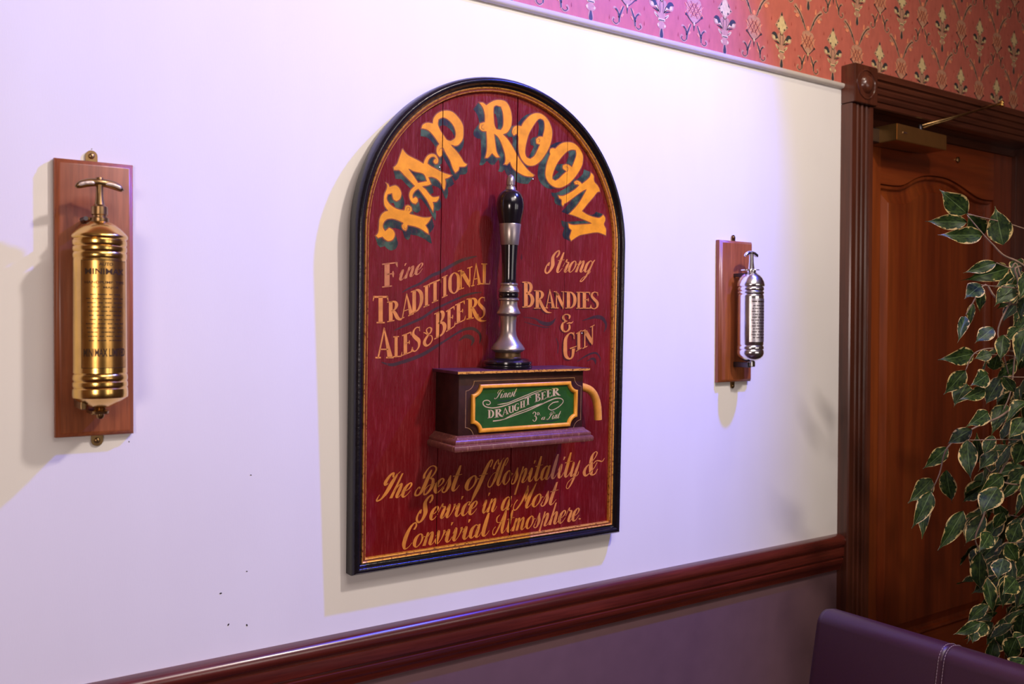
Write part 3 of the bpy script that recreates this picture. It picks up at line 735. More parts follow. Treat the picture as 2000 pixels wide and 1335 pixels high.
# ---- TAP ROOM, outlines measured on the photograph: (origin x, origin y, scale, outline, holes, shade offset px)
BIG = [
 ('T', 720, 340, 8.343, [(265,130),(320,150),(345,195),(430,170),(500,215),(540,310),(515,410),(450,450),(400,420),(380,370),(372,322),(315,335),(302,400),(340,470),(420,535),(500,568),(572,578),(590,510),(640,490),(700,530),(712,600),(675,640),(760,660),(900,695),(1030,685),(1000,760),(935,835),(972,900),(985,990),(930,960),(860,910),(760,865),(640,840),(625,905),(600,930),(550,900),(530,840),(550,800),(470,760),(380,735),(300,745),(250,800),(240,860),(268,912),(330,860),(400,900),(435,980),(400,1070),(320,1100),(260,1070),(220,1030),(150,1050),(95,1000),(142,950),(155,850),(162,740),(200,650),(255,602),(300,590),(250,520),(235,430),(245,330),(280,240),(290,180)], [], (5, 17)),
 ('A', 780, 280, 9.533, [(65,90),(105,150),(160,205),(240,250),(360,310),(440,360),(470,280),(530,205),(620,180),(690,215),(735,310),(715,385),(668,395),(625,355),(628,310),(655,275),(640,260),(590,268),(545,320),(535,372),(600,420),(680,460),(760,505),(850,545),(990,590),(930,640),(860,670),(870,740),(855,840),(825,885),(790,820),(750,730),(680,665),(600,635),(552,640),(602,762),(540,790),(442,805),(500,850),(560,930),(630,985),(742,970),(745,1020),(700,1090),(632,1100),(645,1180),(630,1290),(590,1230),(500,1060),(400,920),(348,860),(300,890),(258,955),(255,1005),(300,980),(345,1020),(350,1090),(300,1140),(230,1110),(180,1030),(170,940),(200,860),(270,790),(180,700),(80,600),(0,515),(-60,510),(-112,505),(-126,440),(-60,380),(-25,290),(10,190),(40,110)], [[(180,482),(270,530),(440,575),(498,695),(350,722),(270,600)]], (4, 16)),
 ('P', 810, 200, 8.9, [(100,460),(130,380),(210,340),(302,352),(320,260),(400,170),(520,130),(650,150),(760,250),(840,380),(855,520),(840,640),(770,740),(700,765),(640,745),(740,850),(820,960),(860,1030),(920,1070),(880,1120),(780,1130),(760,1190),(700,1240),(650,1150),(600,1010),(520,870),(492,802),(480,930),(430,960),(390,920),(365,850),(375,770),(410,720),(350,630),(280,540),(200,480)], [[(420,300),(500,270),(600,330),(670,420),(700,520),(690,610),(620,660),(560,640),(510,570),(450,480),(410,380)]], (0, 14)),
 ('R', 915, 180, 7.85, [(145,150),(220,150),(270,188),(330,148),(400,115),(500,110),(590,150),(650,270),(670,400),(655,530),(600,620),(540,650),(600,710),(680,830),(740,940),(830,1080),(920,1190),(1020,1270),(990,1305),(860,1290),(730,1220),(660,1150),(632,1082),(590,1122),(530,1110),(555,1050),(545,940),(500,800),(450,700),(400,652),(420,800),(440,920),(490,1000),(425,1008),(360,948),(300,1012),(243,1012),(270,900),(272,750),(265,610),(205,602),(155,550),(165,470),(240,448),(240,350),(210,240)], [[(390,250),(430,210),(490,230),(520,330),(525,500),(490,570),(430,560),(400,480)]], (-10, 13)),
 ('O', 990, 200, 9.54, [(262,430),(300,360),(400,250),(500,195),(600,190),(700,240),(790,350),(845,500),(845,650),(800,830),(720,980),(620,1110),(500,1185),(380,1180),(280,1090),(220,960),(200,800),(203,650),(172,600),(125,635),(85,560),(110,460),(180,420)], [[(560,350),(620,310),(680,350),(690,480),(660,628),(590,630),(530,680),(540,770),(600,792),(560,880),(500,990),(430,1040),(370,1010),(345,920),(370,750),(430,560)]], (-10, 2)),
 ('O', 1040, 260, 11.127, [(490,320),(560,250),(660,195),(760,180),(880,200),(990,280),(1070,400),(1105,520),(1090,680),(1020,830),(930,960),(820,1080),(700,1160),(580,1200),(450,1170),(340,1080),(275,950),(270,820),(300,650),(350,500),(372,455),(360,400),(378,330),(430,312)], [[(740,420),(850,370),(930,380),(940,470),(900,600),(850,722),(790,680),(720,660),(650,690),(650,770),(722,830),(640,900),(560,980),(490,1020),(440,990),(440,920),(490,770),(580,600)]], (-14, 1)),
 ('M', 1070, 330, 8.9, [(740,45),(800,110),(810,210),(860,270),(900,340),(910,402),(860,412),(800,490),(700,605),(603,728),(700,790),(820,830),(900,835),(960,780),(1000,840),(1000,900),(980,962),(1015,1040),(1012,1165),(930,1130),(840,1110),(700,1130),(560,1160),(470,1210),(400,1260),(370,1190),(385,1120),(402,1065),(360,1020),(345,932),(430,960),(560,952),(750,942),(600,880),(480,830),(350,785),(470,660),(560,540),(610,450),(662,360),(560,420),(440,510),(330,592),(290,610),(265,665),(230,610),(230,542),(190,510),(170,450),(260,455),(380,400),(480,330),(530,282),(460,270),(445,220),(500,190),(560,215),(590,245),(660,190),(720,130)], [], (-13, -5)),
]
YF = -HP
for ch, ox, oy, sc, outl, holes, so in BIG:
    lp = lambda pts, dx=0, dy=0, d=0: [S_(ox + x / sc + dx, oy + y / sc + dy, HP) for x, y in catmull(pts, True, 4, 52)]
    bm = newbm()
    NS = 5
    for k in range(NS, 0, -1):
        fr = k / NS
        fill_loops(bm, [lp(outl, so[0] * fr, so[1] * fr)] + [lp(h, so[0] * fr, so[1] * fr) for h in holes], YF - 0.0002 - 0.00002 * (NS - k))
    cut_cracks(bm)
    shd = obj('letter_shade', bm, MGREENS, sign)
    bm = newbm(); fill_loops(bm, [offset_loop(lp(outl), 0.0006)] + [offset_loop(lp(h), -0.0006) for h in holes], YF - 0.0004); cut_cracks(bm)
    lt = setp(obj('painted_letter', bm, MGOLDO, sign), 'brown outline of the gold letter ' + ch)
    bm = newbm(); fill_loops(bm, [offset_loop(lp(outl), -0.0015)] + [offset_loop(lp(h), 0.0013) for h in holes], YF - 0.0006); cut_cracks(bm)
    setp(obj('gold_fill', bm, MGOLDP, lt), 'gold painted letter ' + ch)

# brown curl accents inside the letters
for ox, oy, sc, l in ((720, 340, 8.343, [(610,600,3),(625,545,6),(665,545,6),(665,590,7),(640,590,3)]), (720, 340, 8.343, [(570,830,3),(578,880,6),(605,890,5),(612,860,3)]), (810, 200, 8.9, [(410,860,2),(440,800,7),(475,800,8),(478,845,3)]),
                      (915, 180, 7.85, [(235,500,3),(205,510,6),(200,555,7),(235,570,5)]), (990, 200, 9.54, [(570,690,3),(600,680,9),(610,720,10),(585,740,3)]), (990, 200, 9.54, [(175,480,2),(130,520,6),(125,580,5)]),
                      (1040, 260, 11.127, [(700,740,2),(750,730,8),(775,775,10),(745,850,9),(755,890,3)]), (1070, 330, 8.9, [(470,255,2),(490,225,7),(520,235,7),(505,268,3)]), (780, 280, 9.533, [(640,300,2),(655,275,5),(690,300,3)])):
    bm = newbm(); P = [(*S_(ox + a / sc, oy + c / sc, HP), ww / sc * .00108) for a, c, ww in l]
    ribbon(bm, P, -HP - 0.00075, 0, True, n=5); obj('curl_stroke', bm, MGOLDO, sign)

# ---- roman capitals (height 1), strokes: (kind, points (x, y, width))
def st(s):
    k, rest = s[0], s[1:]
    return k, [tuple(float(v) for v in p.split(',')) for p in rest.split()]
def RG(adv, *ss): return adv, [st(s) for s in ss]
STEM = 'L.13,.02,.135 .13,.98,.135'
ROM = {
 'I': RG(.26, STEM, 'L0,.975,.05 .26,.975,.05', 'L0,.025,.05 .26,.025,.05'),
 'T': RG(.46, 'L.23,.02,.135 .23,.96,.135', 'L.0,.955,.07 .46,.955,.07', 'L.02,.97,.05 -.01,.80,.015', 'L.44,.97,.05 .47,.80,.015', 'L.1,.025,.05 .36,.025,.05'),
 'L': RG(.38, STEM, 'L0,.975,.05 .26,.975,.05', 'L0,.03,.055 .36,.03,.055', 'L.35,.02,.06 .39,.24,.015'),
 'E': RG(.38, STEM, 'L0,.97,.055 .35,.97,.055', 'L.34,.98,.06 .36,.80,.015', 'L.13,.53,.045 .28,.53,.045', 'L.285,.62,.02 .285,.53,.05', 'L.285,.53,.05 .285,.43,.02', 'L0,.03,.055 .37,.03,.055', 'L.36,.02,.06 .40,.22,.015'),
 'F': RG(.40, STEM, 'L0,.97,.055 .38,.97,.055', 'L.37,.98,.07 .40,.78,.015', 'L.13,.53,.045 .28,.53,.045', 'L.285,.64,.02 .285,.53,.06', 'L.285,.53,.06 .29,.38,.02', 'L0,.025,.05 .26,.025,.05'),
 'D': RG(.48, STEM, 'L0,.975,.045 .15,.975,.045', 'L0,.025,.045 .15,.025,.045', 'C.13,.97,.05 .27,.93,.08 .38,.74,.12 .41,.5,.135 .38,.26,.12 .27,.07,.08 .13,.03,.05'),
 'B': RG(.45, STEM, 'L0,.975,.045 .15,.975,.045', 'L0,.025,.045 .15,.025,.045', 'C.13,.97,.05 .27,.93,.085 .32,.78,.12 .27,.61,.08 .14,.55,.04', 'C.14,.55,.04 .30,.49,.09 .375,.29,.135 .30,.08,.09 .13,.03,.05'),
 'R': RG(.50, STEM, 'L0,.975,.045 .15,.975,.045', 'L0,.025,.05 .26,.025,.05', 'C.13,.97,.05 .28,.93,.085 .34,.76,.125 .28,.57,.08 .15,.51,.04', 'C.22,.52,.08 .29,.36,.12 .37,.13,.13 .46,.02,.09 .53,.0,.02'),
 'r': RG(.50, STEM, 'L0,.975,.045 .15,.975,.045', 'L0,.025,.05 .26,.025,.05', 'C.13,.97,.05 .28,.93,.085 .34,.76,.125 .28,.57,.08 .15,.51,.04', 'C.22,.52,.08 .28,.30,.12 .38,.02,.13 .50,-.16,.10 .62,-.21,.06 .72,-.21,.01'),
 'A': RG(.46, 'L.05,.02,.045 .23,.99,.045', 'L.22,1.02,.02 .40,.02,.155', 'L.10,.30,.04 .34,.30,.04', 'L-.03,.025,.05 .13,.025,.05', 'L.28,.025,.05 .50,.025,.05'),
 'N': RG(.50, 'L.09,.02,.05 .09,.95,.05', 'L.06,.99,.05 .17,.75,.14', 'L.12,.88,.14 .40,.14,.14', 'L.40,.16,.13 .42,-.04,.015', 'L.43,.02,.045 .43,.97,.045', 'L-.04,.975,.045 .12,.975,.045', 'L-.01,.025,.05 .2,.025,.05', 'L.33,.975,.045 .53,.975,.045'),
 'O': RG(.46, 'O.23,.985,.05 .08,.82,.11 .055,.5,.14 .08,.18,.11 .23,.015,.05 .38,.18,.11 .405,.5,.14 .38,.82,.11'),
 'S': RG(.40, 'C.37,.76,.02 .345,.92,.04 .21,.985,.05 .09,.90,.09 .075,.73,.12 .20,.55,.145 .33,.37,.14 .33,.14,.09 .20,.015,.05 .07,.06,.05 .02,.25,.02', 'L.36,.98,.02 .35,.80,.03', 'L.03,.03,.02 .04,.22,.03'),
 'G': RG(.50, 'C.41,.72,.02 .38,.92,.05 .24,.985,.05 .09,.83,.12 .06,.5,.145 .09,.17,.12 .22,.015,.06 .34,.07,.09 .38,.36,.12', 'L.24,.395,.05 .50,.42,.03', 'L.40,1.0,.015 .395,.75,.03'),
 'H': RG(.50, STEM, 'L.37,.02,.12 .37,.98,.12', 'L.13,.5,.05 .37,.5,.05', 'L0,.975,.045 .24,.975,.045', 'L0,.025,.045 .24,.025,.045', 'L.27,.975,.045 .49,.975,.045', 'L.27,.025,.045 .49,.025,.045'),
 'U': RG(.48, 'C.12,.98,.13 .12,.3,.13 .2,.03,.09 .32,.05,.08 .36,.25,.05', 'L.38,.02,.11 .38,.98,.11', 'L0,.975,.045 .22,.975,.045', 'L.28,.975,.045 .48,.975,.045'),
 '&': RG(.52, 'C.35,.72,.05 .38,.88,.09 .27,.97,.06 .13,.93,.06 .09,.78,.11 .17,.63,.08 .27,.59,.05', 'C.24,.60,.05 .08,.48,.09 .04,.24,.14 .12,.04,.09 .26,.04,.07 .37,.20,.10 .36,.42,.07', 'C.24,.46,.02 .36,.50,.07 .46,.50,.06 .54,.60,.015'),
 '8': RG(.44, 'C.02,.80,.03 .10,.74,.05 .22,.62,.07 .33,.70,.07 .36,.88,.07 .26,.98,.05 .15,.90,.05 .18,.72,.06 .22,.60,.09 .10,.40,.12 .06,.20,.13 .16,.03,.10 .32,.10,.06 .40,.30,.05 .36,.50,.04 .27,.53,.03'),
 '3': RG(.42, 'C.03,.80,.09 .08,.95,.06 .22,.98,.07 .33,.82,.12 .26,.62,.07 .15,.56,.03', 'C.15,.56,.04 .33,.50,.10 .38,.26,.14 .26,.03,.08 .10,.03,.06 .03,.18,.11'),
 '.': RG(.16, 'L.04,.05,.10 .12,.05,.10'),
}
def draw(bm, strokes, y, xf, wk=1.0, n=4):
    for kind, pts in strokes:
        pts = [(a, c, ww * wk) for a, c, ww in pts]
        if kind == 'O': pts = catmull(pts, True, n + 2); pts.append(pts[0]); ribbon(bm, pts, y, 0, False, xf=xf)
        elif kind == 'L': ribbon(bm, pts, y, 0, False, xf=xf)
        else: ribbon(bm, pts, y, 0, True, n=n, xf=xf)
def roman(bm, ch, x0, y0, x1, y1, h, hh=HP, dy=0.0004, off=(0, 0), wk=1.0):
    adv, ss = ROM[ch]
    xf = lambda u, v: S_(x0 + off[0] + (x1 - x0) * u / adv, y0 + off[1] + (y1 - y0) * u / adv - h * v, hh)
    draw(bm, ss, -hh - dy, xf, wk)
def word_obj(items, m, label, hh=HP, shade=None, wk=1.0, parent=None, crack=True):
    bm = newbm()
    for it in items: roman(bm, *it, hh=hh, wk=wk)
    if crack: cut_cracks(bm)
    o = setp(obj('lettering', bm, m, parent or sign), label)
    if shade:
        bm = newbm()
        for it in items: roman(bm, *it, hh=hh, dy=0.0002, off=shade, wk=wk)
        if crack: cut_cracks(bm)
        obj('lettering_shadow', bm, MLDARK, parent or sign)
    return o
word_obj([('T',729,631,757.5,631,54),('R',756,629,783,624,40),('A',783,623,806,614,45),('D',802,614,827,603,45),('I',827,600.5,838.5,596,42),('T',838.5,594,860.5,585,41.5),('I',863,582,874,577,41),('O',876,575,898,571,41),('N',896,566,921,558,38),('A',921.5,559,938.5,555,43),('L',940,555,957,555.5,41)], MTAN, 'TRADITIONAL in tan capitals')
word_obj([('A',735,699.5,766,699.3,59),('L',767.7,697.5,784.5,696.5,41),('E',785,695,804,687.5,41),('S',804,689,821,681,46),('8',826,678,846,672,36)], MTAN, 'ALES and an ampersand in tan capitals')
word_obj([('B',848,663,872.5,651,51),('E',871,648.5,888,637.5,41.5),('E',888.7,634,908,625,39.5),('r',911,624,938,619,41),('S',932.5,623,948,619,41)], MTAN, 'BEERS in tan capitals')
word_obj([('B',1020,600.5,1044,600.3,51),('r',1043,602.5,1067,602.5,36),('A',1065,601.8,1083,601.8,36.5),('N',1083,602,1103,602,33.5),('D',1104,602.3,1126,602.3,33.5),('I',1125.6,602.5,1134.5,602.5,33),('E',1135,602.5,1153,602.5,33),('S',1153,603,1169,603,33.5)], MTAN, 'BRANDIES in tan capitals', shade=(-3, 2))
word_obj([('&',1096,648,1118.6,648,35.5)], MTAN, 'tan ampersand', shade=(-2.5, 1.5))
word_obj([('G',1100.5,704,1126,697,51),('I',1125,686.5,1135.5,680,36),('N',1138,681,1160,670,36)], MTAN, 'GIN in tan capitals', shade=(-3, 3))

# ---- script hand, x-height 1
SC = {
 'i': (.48, ['C.0,.55,.04 .14,.98,.10 .17,.75,.17 .14,.25,.20 .24,.0,.10 .38,.12,.05 .48,.38,.03', 'L.24,1.28,.05 .27,1.52,.13']),
 't': (.50, ['C.19,1.78,.10 .17,1.2,.19 .14,.3,.21 .24,0,.10 .39,.12,.05 .5,.38,.03', 'L-.08,1.05,.05 .46,1.13,.03']),
 'l': (.50, ['C.21,1.78,.11 .17,1.2,.21 .14,.3,.22 .24,0,.10 .39,.12,.05 .5,.38,.03']),
 'o': (.66, ['O.32,1.0,.07 .10,.74,.19 .07,.28,.19 .24,0,.07 .46,.28,.09 .50,.72,.12', 'C.46,.85,.04 .56,.74,.05 .68,.72,.04']),
 'a': (.74, ['C.46,.86,.05 .30,1.0,.07 .10,.74,.19 .07,.25,.19 .19,0,.08 .36,.22,.05 .46,.7,.04', 'C.52,1.02,.12 .47,.5,.20 .46,.12,.18 .56,0,.07 .68,.15,.04 .76,.4,.03']),
 'n': (.70, ['L.14,1.03,.12 .07,0,.19', 'C.11,.45,.04 .28,.9,.06 .42,.97,.13 .44,.6,.20 .42,.15,.19 .52,0,.07 .64,.15,.04 .72,.4,.03']),
 'm': (1.02, ['L.14,1.03,.12 .07,0,.18', 'C.11,.45,.04 .26,.9,.06 .38,.97,.12 .40,.6,.18 .37,.0,.17', 'C.41,.45,.04 .57,.9,.06 .70,.97,.12 .73,.6,.19 .72,.15,.18 .82,0,.07 .95,.15,.04 1.02,.4,.03']),
 'r': (.54, ['C.0,.5,.03 .15,1.16,.06 .21,.9,.07 .38,.88,.09 .35,.6,.19 .30,.15,.18 .39,0,.07 .5,.15,.04 .56,.4,.03']),
 'v': (.62, ['C.0,.6,.04 .12,1.02,.10 .15,.65,.18 .13,.2,.19 .22,0,.07 .40,.3,.05 .50,.80,.11 .46,1.0,.12', 'C.48,.95,.08 .54,.82,.04 .64,.84,.04']),
 'c': (.50, ['C.39,.74,.13 .42,.96,.07 .29,1.0,.06 .11,.74,.19 .07,.28,.20 .20,0,.10 .38,.12,.05 .5,.4,.03']),
 'e': (.52, ['C.11,.38,.04 .34,.55,.06 .43,.82,.11 .31,1.0,.07 .11,.74,.19 .07,.28,.20 .20,0,.10 .38,.12,.05 .52,.42,.03']),
 's': (.50, ['C-.04,.1,.03 .12,.6,.03 .24,1.15,.05 .27,.85,.14 .34,.45,.20 .25,.03,.11 .08,.0,.07 .02,.15,.06 .07,.32,.08']),
 'p': (.70, ['L.17,1.18,.10 .02,-.85,.13', 'C.13,.45,.04 .28,.9,.06 .42,.97,.13 .44,.6,.20 .36,.08,.15 .46,.0,.06 .60,.12,.04 .70,.4,.03']),
 'h': (.70, ['L.20,1.76,.10 .07,0,.19', 'C.11,.45,.04 .28,.9,.06 .42,.97,.13 .44,.6,.20 .42,.15,.19 .52,0,.07 .64,.15,.04 .72,.4,.03']),
 'f': (.48, ['C.44,1.45,.06 .46,1.85,.06 .34,1.95,.09 .24,1.5,.17 .14,.4,.21 .04,-.35,.18 -.04,-.95,.03', 'L-.06,.93,.04 .40,1.0,.04']),
 'y': (.66, ['C.03,.9,.06 .10,1.0,.12 .09,.5,.18 .09,.12,.17 .18,.0,.06 .34,.25,.04', 'C.52,1.12,.06 .44,.5,.18 .33,-.35,.14 .14,-.85,.06 -.03,-.80,.05 -.02,-.45,.05 .25,-.15,.04 .60,.05,.05 .62,.3,.03']),
 'g': (.72, ['C.46,.86,.05 .30,1.0,.07 .10,.74,.19 .07,.25,.19 .19,0,.08 .36,.22,.05 .46,.7,.04', 'C.64,1.08,.05 .52,.8,.13 .40,-.1,.15 .18,-.75,.09 -.02,-.80,.08 .10,-.50,.05 .45,-.2,.04 .60,.08,.04']),
 '.': (.30, ['L.10,.04,.14 .14,.14,.14']),
 'T': (.78, ['C.26,1.12,.05 .12,1.02,.12 .05,1.25,.21 .16,1.66,.17 .34,1.84,.13 .42,1.60,.11 .50,1.56,.05 .78,1.90,.04', 'C.64,1.76,.10 .52,1.2,.24 .40,.5,.24 .22,.04,.13 .0,-.10,.10 -.08,.02,.09 -.02,.35,.03']),
 'B': (.98, ['C.44,1.72,.07 .36,1.2,.20 .27,.4,.21 .12,.02,.12 -.10,.02,.11 -.14,.3,.08 -.02,.58,.06 .06,.45,.09', 'C.13,1.15,.13 .08,1.45,.12 .25,1.9,.06 .50,1.98,.06 .72,1.75,.10 .66,1.35,.10 .48,1.10,.05', 'C.48,1.12,.06 .72,1.0,.14 .78,.5,.18 .62,.06,.12 .44,.0,.09 .40,.30,.05 .58,.62,.04 .98,.70,.03']),
 'H': (.96, ['C.12,1.30,.05 .02,1.32,.11 .08,1.68,.11 .24,1.92,.06 .30,1.62,.08 .38,1.62,.04 .64,2.0,.03', 'C.52,1.84,.08 .42,1.3,.19 .34,.6,.20 .16,.02,.11 -.06,.0,.06 -.14,.35,.05 .06,.88,.03 .34,1.0,.04 .62,1.0,.03', 'C.86,1.40,.05 .98,1.75,.06 .90,1.98,.05 .76,1.65,.13 .66,.9,.19 .60,.25,.20 .70,0,.09 .82,.1,.05 .92,.38,.03']),
 'S': (.72, ['C.44,1.34,.11 .55,1.62,.14 .46,1.93,.10 .24,1.78,.14 .12,1.40,.21 .22,1.0,.25 .33,.60,.25 .24,.12,.17 .04,-.06,.12 -.16,.18,.13 -.16,.60,.10 -.03,.90,.08 -.02,.60,.10']),
 'M': (1.12, ['C-.05,.78,.09 -.17,.45,.06 -.14,.05,.06 .06,-.02,.09 .28,.45,.13 .42,1.2,.14 .46,1.75,.04', 'L.42,1.82,.05 .50,1.2,.20', 'L.48,1.35,.19 .56,.55,.06', 'L.56,.60,.04 .98,1.95,.05', 'C.96,1.90,.06 .84,1.2,.18 .74,.4,.22 .80,.02,.12 .94,.1,.05 1.10,.4,.03']),
 'C': (.60, ['C.43,1.42,.12 .52,1.72,.10 .40,1.96,.08 .18,1.70,.15 .02,1.1,.23 -.02,.45,.22 .10,.02,.12 .32,.10,.05 .5,.42,.03']),
 'A': (.88, ['C-.02,.62,.06 -.16,.40,.05 -.12,.05,.07 .06,.0,.10 .24,.5,.13 .42,1.3,.12 .52,1.92,.05', 'C.54,1.90,.06 .56,1.3,.19 .54,.4,.21 .62,.0,.10 .76,.12,.04 .90,.4,.03', 'C.12,1.55,.03 -.06,1.35,.10 .0,1.0,.07 .22,.92,.04 .56,1.05,.03']),
 '&': (1.2, ['C.30,1.10,.04 .50,1.45,.05 .58,1.85,.07 .44,1.95,.05 .28,1.65,.14 .28,1.05,.22 .40,.35,.24 .50,.04,.13 .72,.10,.08 .84,.5,.05', 'C.26,1.05,.03 .02,.72,.12 -.06,.30,.18 .08,.0,.14 .30,.15,.06 .58,.60,.05 .70,1.05,.05', 'C.46,.95,.04 .62,1.18,.07 .86,1.16,.09 1.05,1.10,.07 1.18,1.38,.02']),
 'P': (.80, ['C.44,1.75,.06 .36,1.2,.17 .26,.4,.18 .10,.02,.10 -.14,.05,.10 -.14,.3,.05', 'C.08,1.2,.09 .06,1.6,.07 .36,1.98,.05 .72,1.80,.09 .70,1.35,.11 .46,1.0,.05']),
 'F': (.75, ['C.18,1.10,.05 .04,1.2,.11 .10,1.65,.10 .34,1.86,.07 .54,1.72,.08 .84,1.92,.04', 'C.52,1.78,.07 .42,1.2,.17 .28,.3,.17 .08,-.05,.10 -.12,.0,.09 -.10,.25,.04', 'L.14,.92,.04 .60,1.0,.07']),
 'S2': (.72, []),
}
for k_ in list(SC): SC[k_] = (SC[k_][0], [st(s) for s in SC[k_][1]])
def script(bm, text, x0, y0, x1, y1, xh, slant=.40, hh=HP, dy=0.0004, wk=1.0):
    tot = sum(SC[c][0] for c in text); s = (x1 - x0) / tot; u0 = 0
    for c in text:
        adv, ss = SC[c]
        def xf(u, v, u0=u0):
            X = u0 + u; return S_(x0 + s * X + slant * v * xh, y0 + (y1 - y0) * X / tot - xh * v, hh)
        draw(bm, ss, -hh - dy, xf, wk); u0 += adv
def script_obj(items, m, label, **kw):
    bm = newbm()
    for it in items: script(bm, *it[:6], wk=1.12, **({'slant': it[6]} if len(it) > 6 else {}), **kw)
    cut_cracks(bm)
    return setp(obj('lettering', bm, m, sign), label)
script_obj([('The',738,975,797,969,27.5,.40),('Best',814,966.5,894,957,28,.31),('of',906,958,946,952,28,.32),('Hospitality',955,949.5,1129,928,27,.235),('&',1141,928.5,1175,926,23.5,.2)], MTAN, 'gold script reading The Best of Hospitality &')
script_obj([('Service',817,1018,928,1003,26,.27),('in',939,1002,967,998,26,.27),('a',977,997,997,994,26,.27),('Most',1006,994.5,1083,984,25,.30)], MTAN, 'gold script reading Service in a Most')
script_obj([('Convivial',787,1072,953,1045,25.5,.23),('Atmosphere.',965,1043,1136,1014,24.5,.22)], MTAN, 'gold script reading Convivial Atmosphere')
script_obj([('Strong',1067,532,1156,531,22)], MTAN, 'tan script reading Strong', slant=.33)
bm = newbm(); roman(bm, 'F', 746, 561.5, 776, 558, 47); script(bm, 'ine', 777, 549, 823, 533, 21.5, slant=.25, wk=1.1); cut_cracks(bm)
setp(obj('lettering', bm, MTANW, sign), 'worn tan lettering reading Fine')

# ---- dark painted swashes
SWS = [
 [(785,571,1),(798,563,3),(821,553,4.5),(843,538,6),(858,532,6),(875,522,6),(897,510,6),(914,504,5),(931,500,1.5)],
 [(770,645,1),(783,639,3.5),(804,630,4.5),(827,619,5),(847,605,4.5),(869,594,4),(892,583.5,4),(909,576.5,4),(925.5,572,3.5),(941,570.5,1)],
 [(745,707,1.5),(764,712,5.5),(783,707.5,6),(803,701,6.5),(827,691,6.5),(848.5,678,6),(866,667,4),(880,658,3.5),(893,650,4),(908.6,642.5,5),(924,641.5,6),(935,649,5),(938.5,659,4.5),(936,671,1)],
 [(896,665,1.5),(908,657,6),(918,658,8),(924,664,6.5),(920,675,1.5)],
 [(1022,619,1),(1044,622,2.5),(1056,629,6),(1069,632.6,8),(1079,629,6),(1085,621,1)],
 [(1024,628.5,1),(1044,634,2.2),(1061,638.5,2),(1074,639,1)],
 [(1137,626,1),(1151,621.5,4),(1164,618.5,7),(1176,621,8),(1183,631,6),(1183,640,3.5),(1179,648,1)],
 [(1127,706,1),(1142,696,3),(1155,690,4),(1165,689.5,4),(1171.6,698,2.5),(1172.5,705,1)],
 [(1146,705,1),(1156,700,4.5),(1162,703,7),(1163.5,711.5,1.5)],
 [(1086,660,1.5),(1090,672,2),(1089,690,1.5)],
]
for s in SWS:
    bm = newbm(); P = [(*S_(a, c, HP), ww * 0.00108) for a, c, ww in s]
    ribbon(bm, P, -HP - 0.00015, 0, True, n=6); cut_cracks(bm); obj('painted_swash', bm, MSWASH, sign)
# shiny nail heads and a knot hole
for px, py in ((858.5, 327), (1136.5, 651), (1151, 285), (1041, 350)):
    x, z = S_(px, py, HP); bm = newbm(); bmesh.ops.create_uvsphere(bm, u_segments=12, v_segments=8, radius=.0021)
    bmesh.ops.scale(bm, vec=(1, .5, 1), verts=bm.verts[:]); bmesh.ops.translate(bm, vec=(x, -HP - .0004, z), verts=bm.verts[:]); obj('nail', bm, MCHROME, sign, smooth=True)
x, z = S_(1018.5, 502, HP); bm = newbm(); blob(bm, [(0, -.006), (.002, -.002), (.0015, .003), (0, .009), (-.0018, .002), (-.002, -.003)], -HP - .0002, 0, ox=x, oz=z); obj('knot_hole', bm, MLDARK, sign)

# ---- pump box
HB = 0.105
bx0, bx1, bz0, bz1 = 0.1805, 0.4835, 0.256, 0.381
bm = newbm(); box(bm, bx0, bx1, -HB, -HP, bz0, bz1, 0.001)
pbox = setp(obj('pump_box', bm, MBOX, sign, angle=40), 'dark brown box')
LH = 0.1145
lz = 0.3865
bm = newbm(); box(bm, 0.1722, 0.4936, -LH, -HP, lz - 0.006, lz, 0.0008)
lid = obj('lid', bm, simple('lid_sheen_paint', (0.085, 0.024, 0.04), 0.42, var=0.25, scale=50, spec=0.35), pbox, angle=40)  # violet sheen of the lid top put into its base colour
# gilt front edge of the lid: slightly ragged strip
bm = newbm(); random.seed(3); n_ = 60
for i in range(n_ + 1):
    pass
tp = [(0.1724 + (0.4934 - 0.1724) * i / n_, lz - 0.0006 - random.random() * .0004) for i in range(n_ + 1)]
bt = [(x, lz - 0.0056 + random.random() * .0008) for x, _ in tp]
vt = [bm.verts.new((x, -LH - .0006, z)) for x, z in tp]; vb = [bm.verts.new((x, -LH - .0006, z)) for x, z in bt]
for i in range(n_): bm.faces.new((vt[i], vt[i + 1], vb[i + 1], vb[i]))
obj('gilt_edge', bm, MGILT, pbox)
# base moulding, mitred round three sides
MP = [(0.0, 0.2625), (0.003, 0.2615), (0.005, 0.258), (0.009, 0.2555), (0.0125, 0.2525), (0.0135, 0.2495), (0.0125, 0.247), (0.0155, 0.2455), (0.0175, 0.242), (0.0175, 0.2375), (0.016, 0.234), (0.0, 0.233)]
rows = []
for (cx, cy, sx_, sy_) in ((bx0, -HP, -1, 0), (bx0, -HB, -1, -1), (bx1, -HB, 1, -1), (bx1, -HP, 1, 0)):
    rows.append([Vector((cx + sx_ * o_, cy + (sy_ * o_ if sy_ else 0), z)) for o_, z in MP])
bmm = sweep(rows, 'base_moulding', paint('highlit_worn_moulding', (0.17, 0.055, 0.045), 0.55, (0.42, 0.20, 0.12), rough=0.3), pbox)  # brown lightened to pink as a painted highlight, plus worn gilt flecks
# fill under it
bm = newbm(); box(bm, bx0 + .001, bx1 - .001, -HB, -HP, 0.2335, 0.262); obj('base_board', bm, MBOX, pbox)

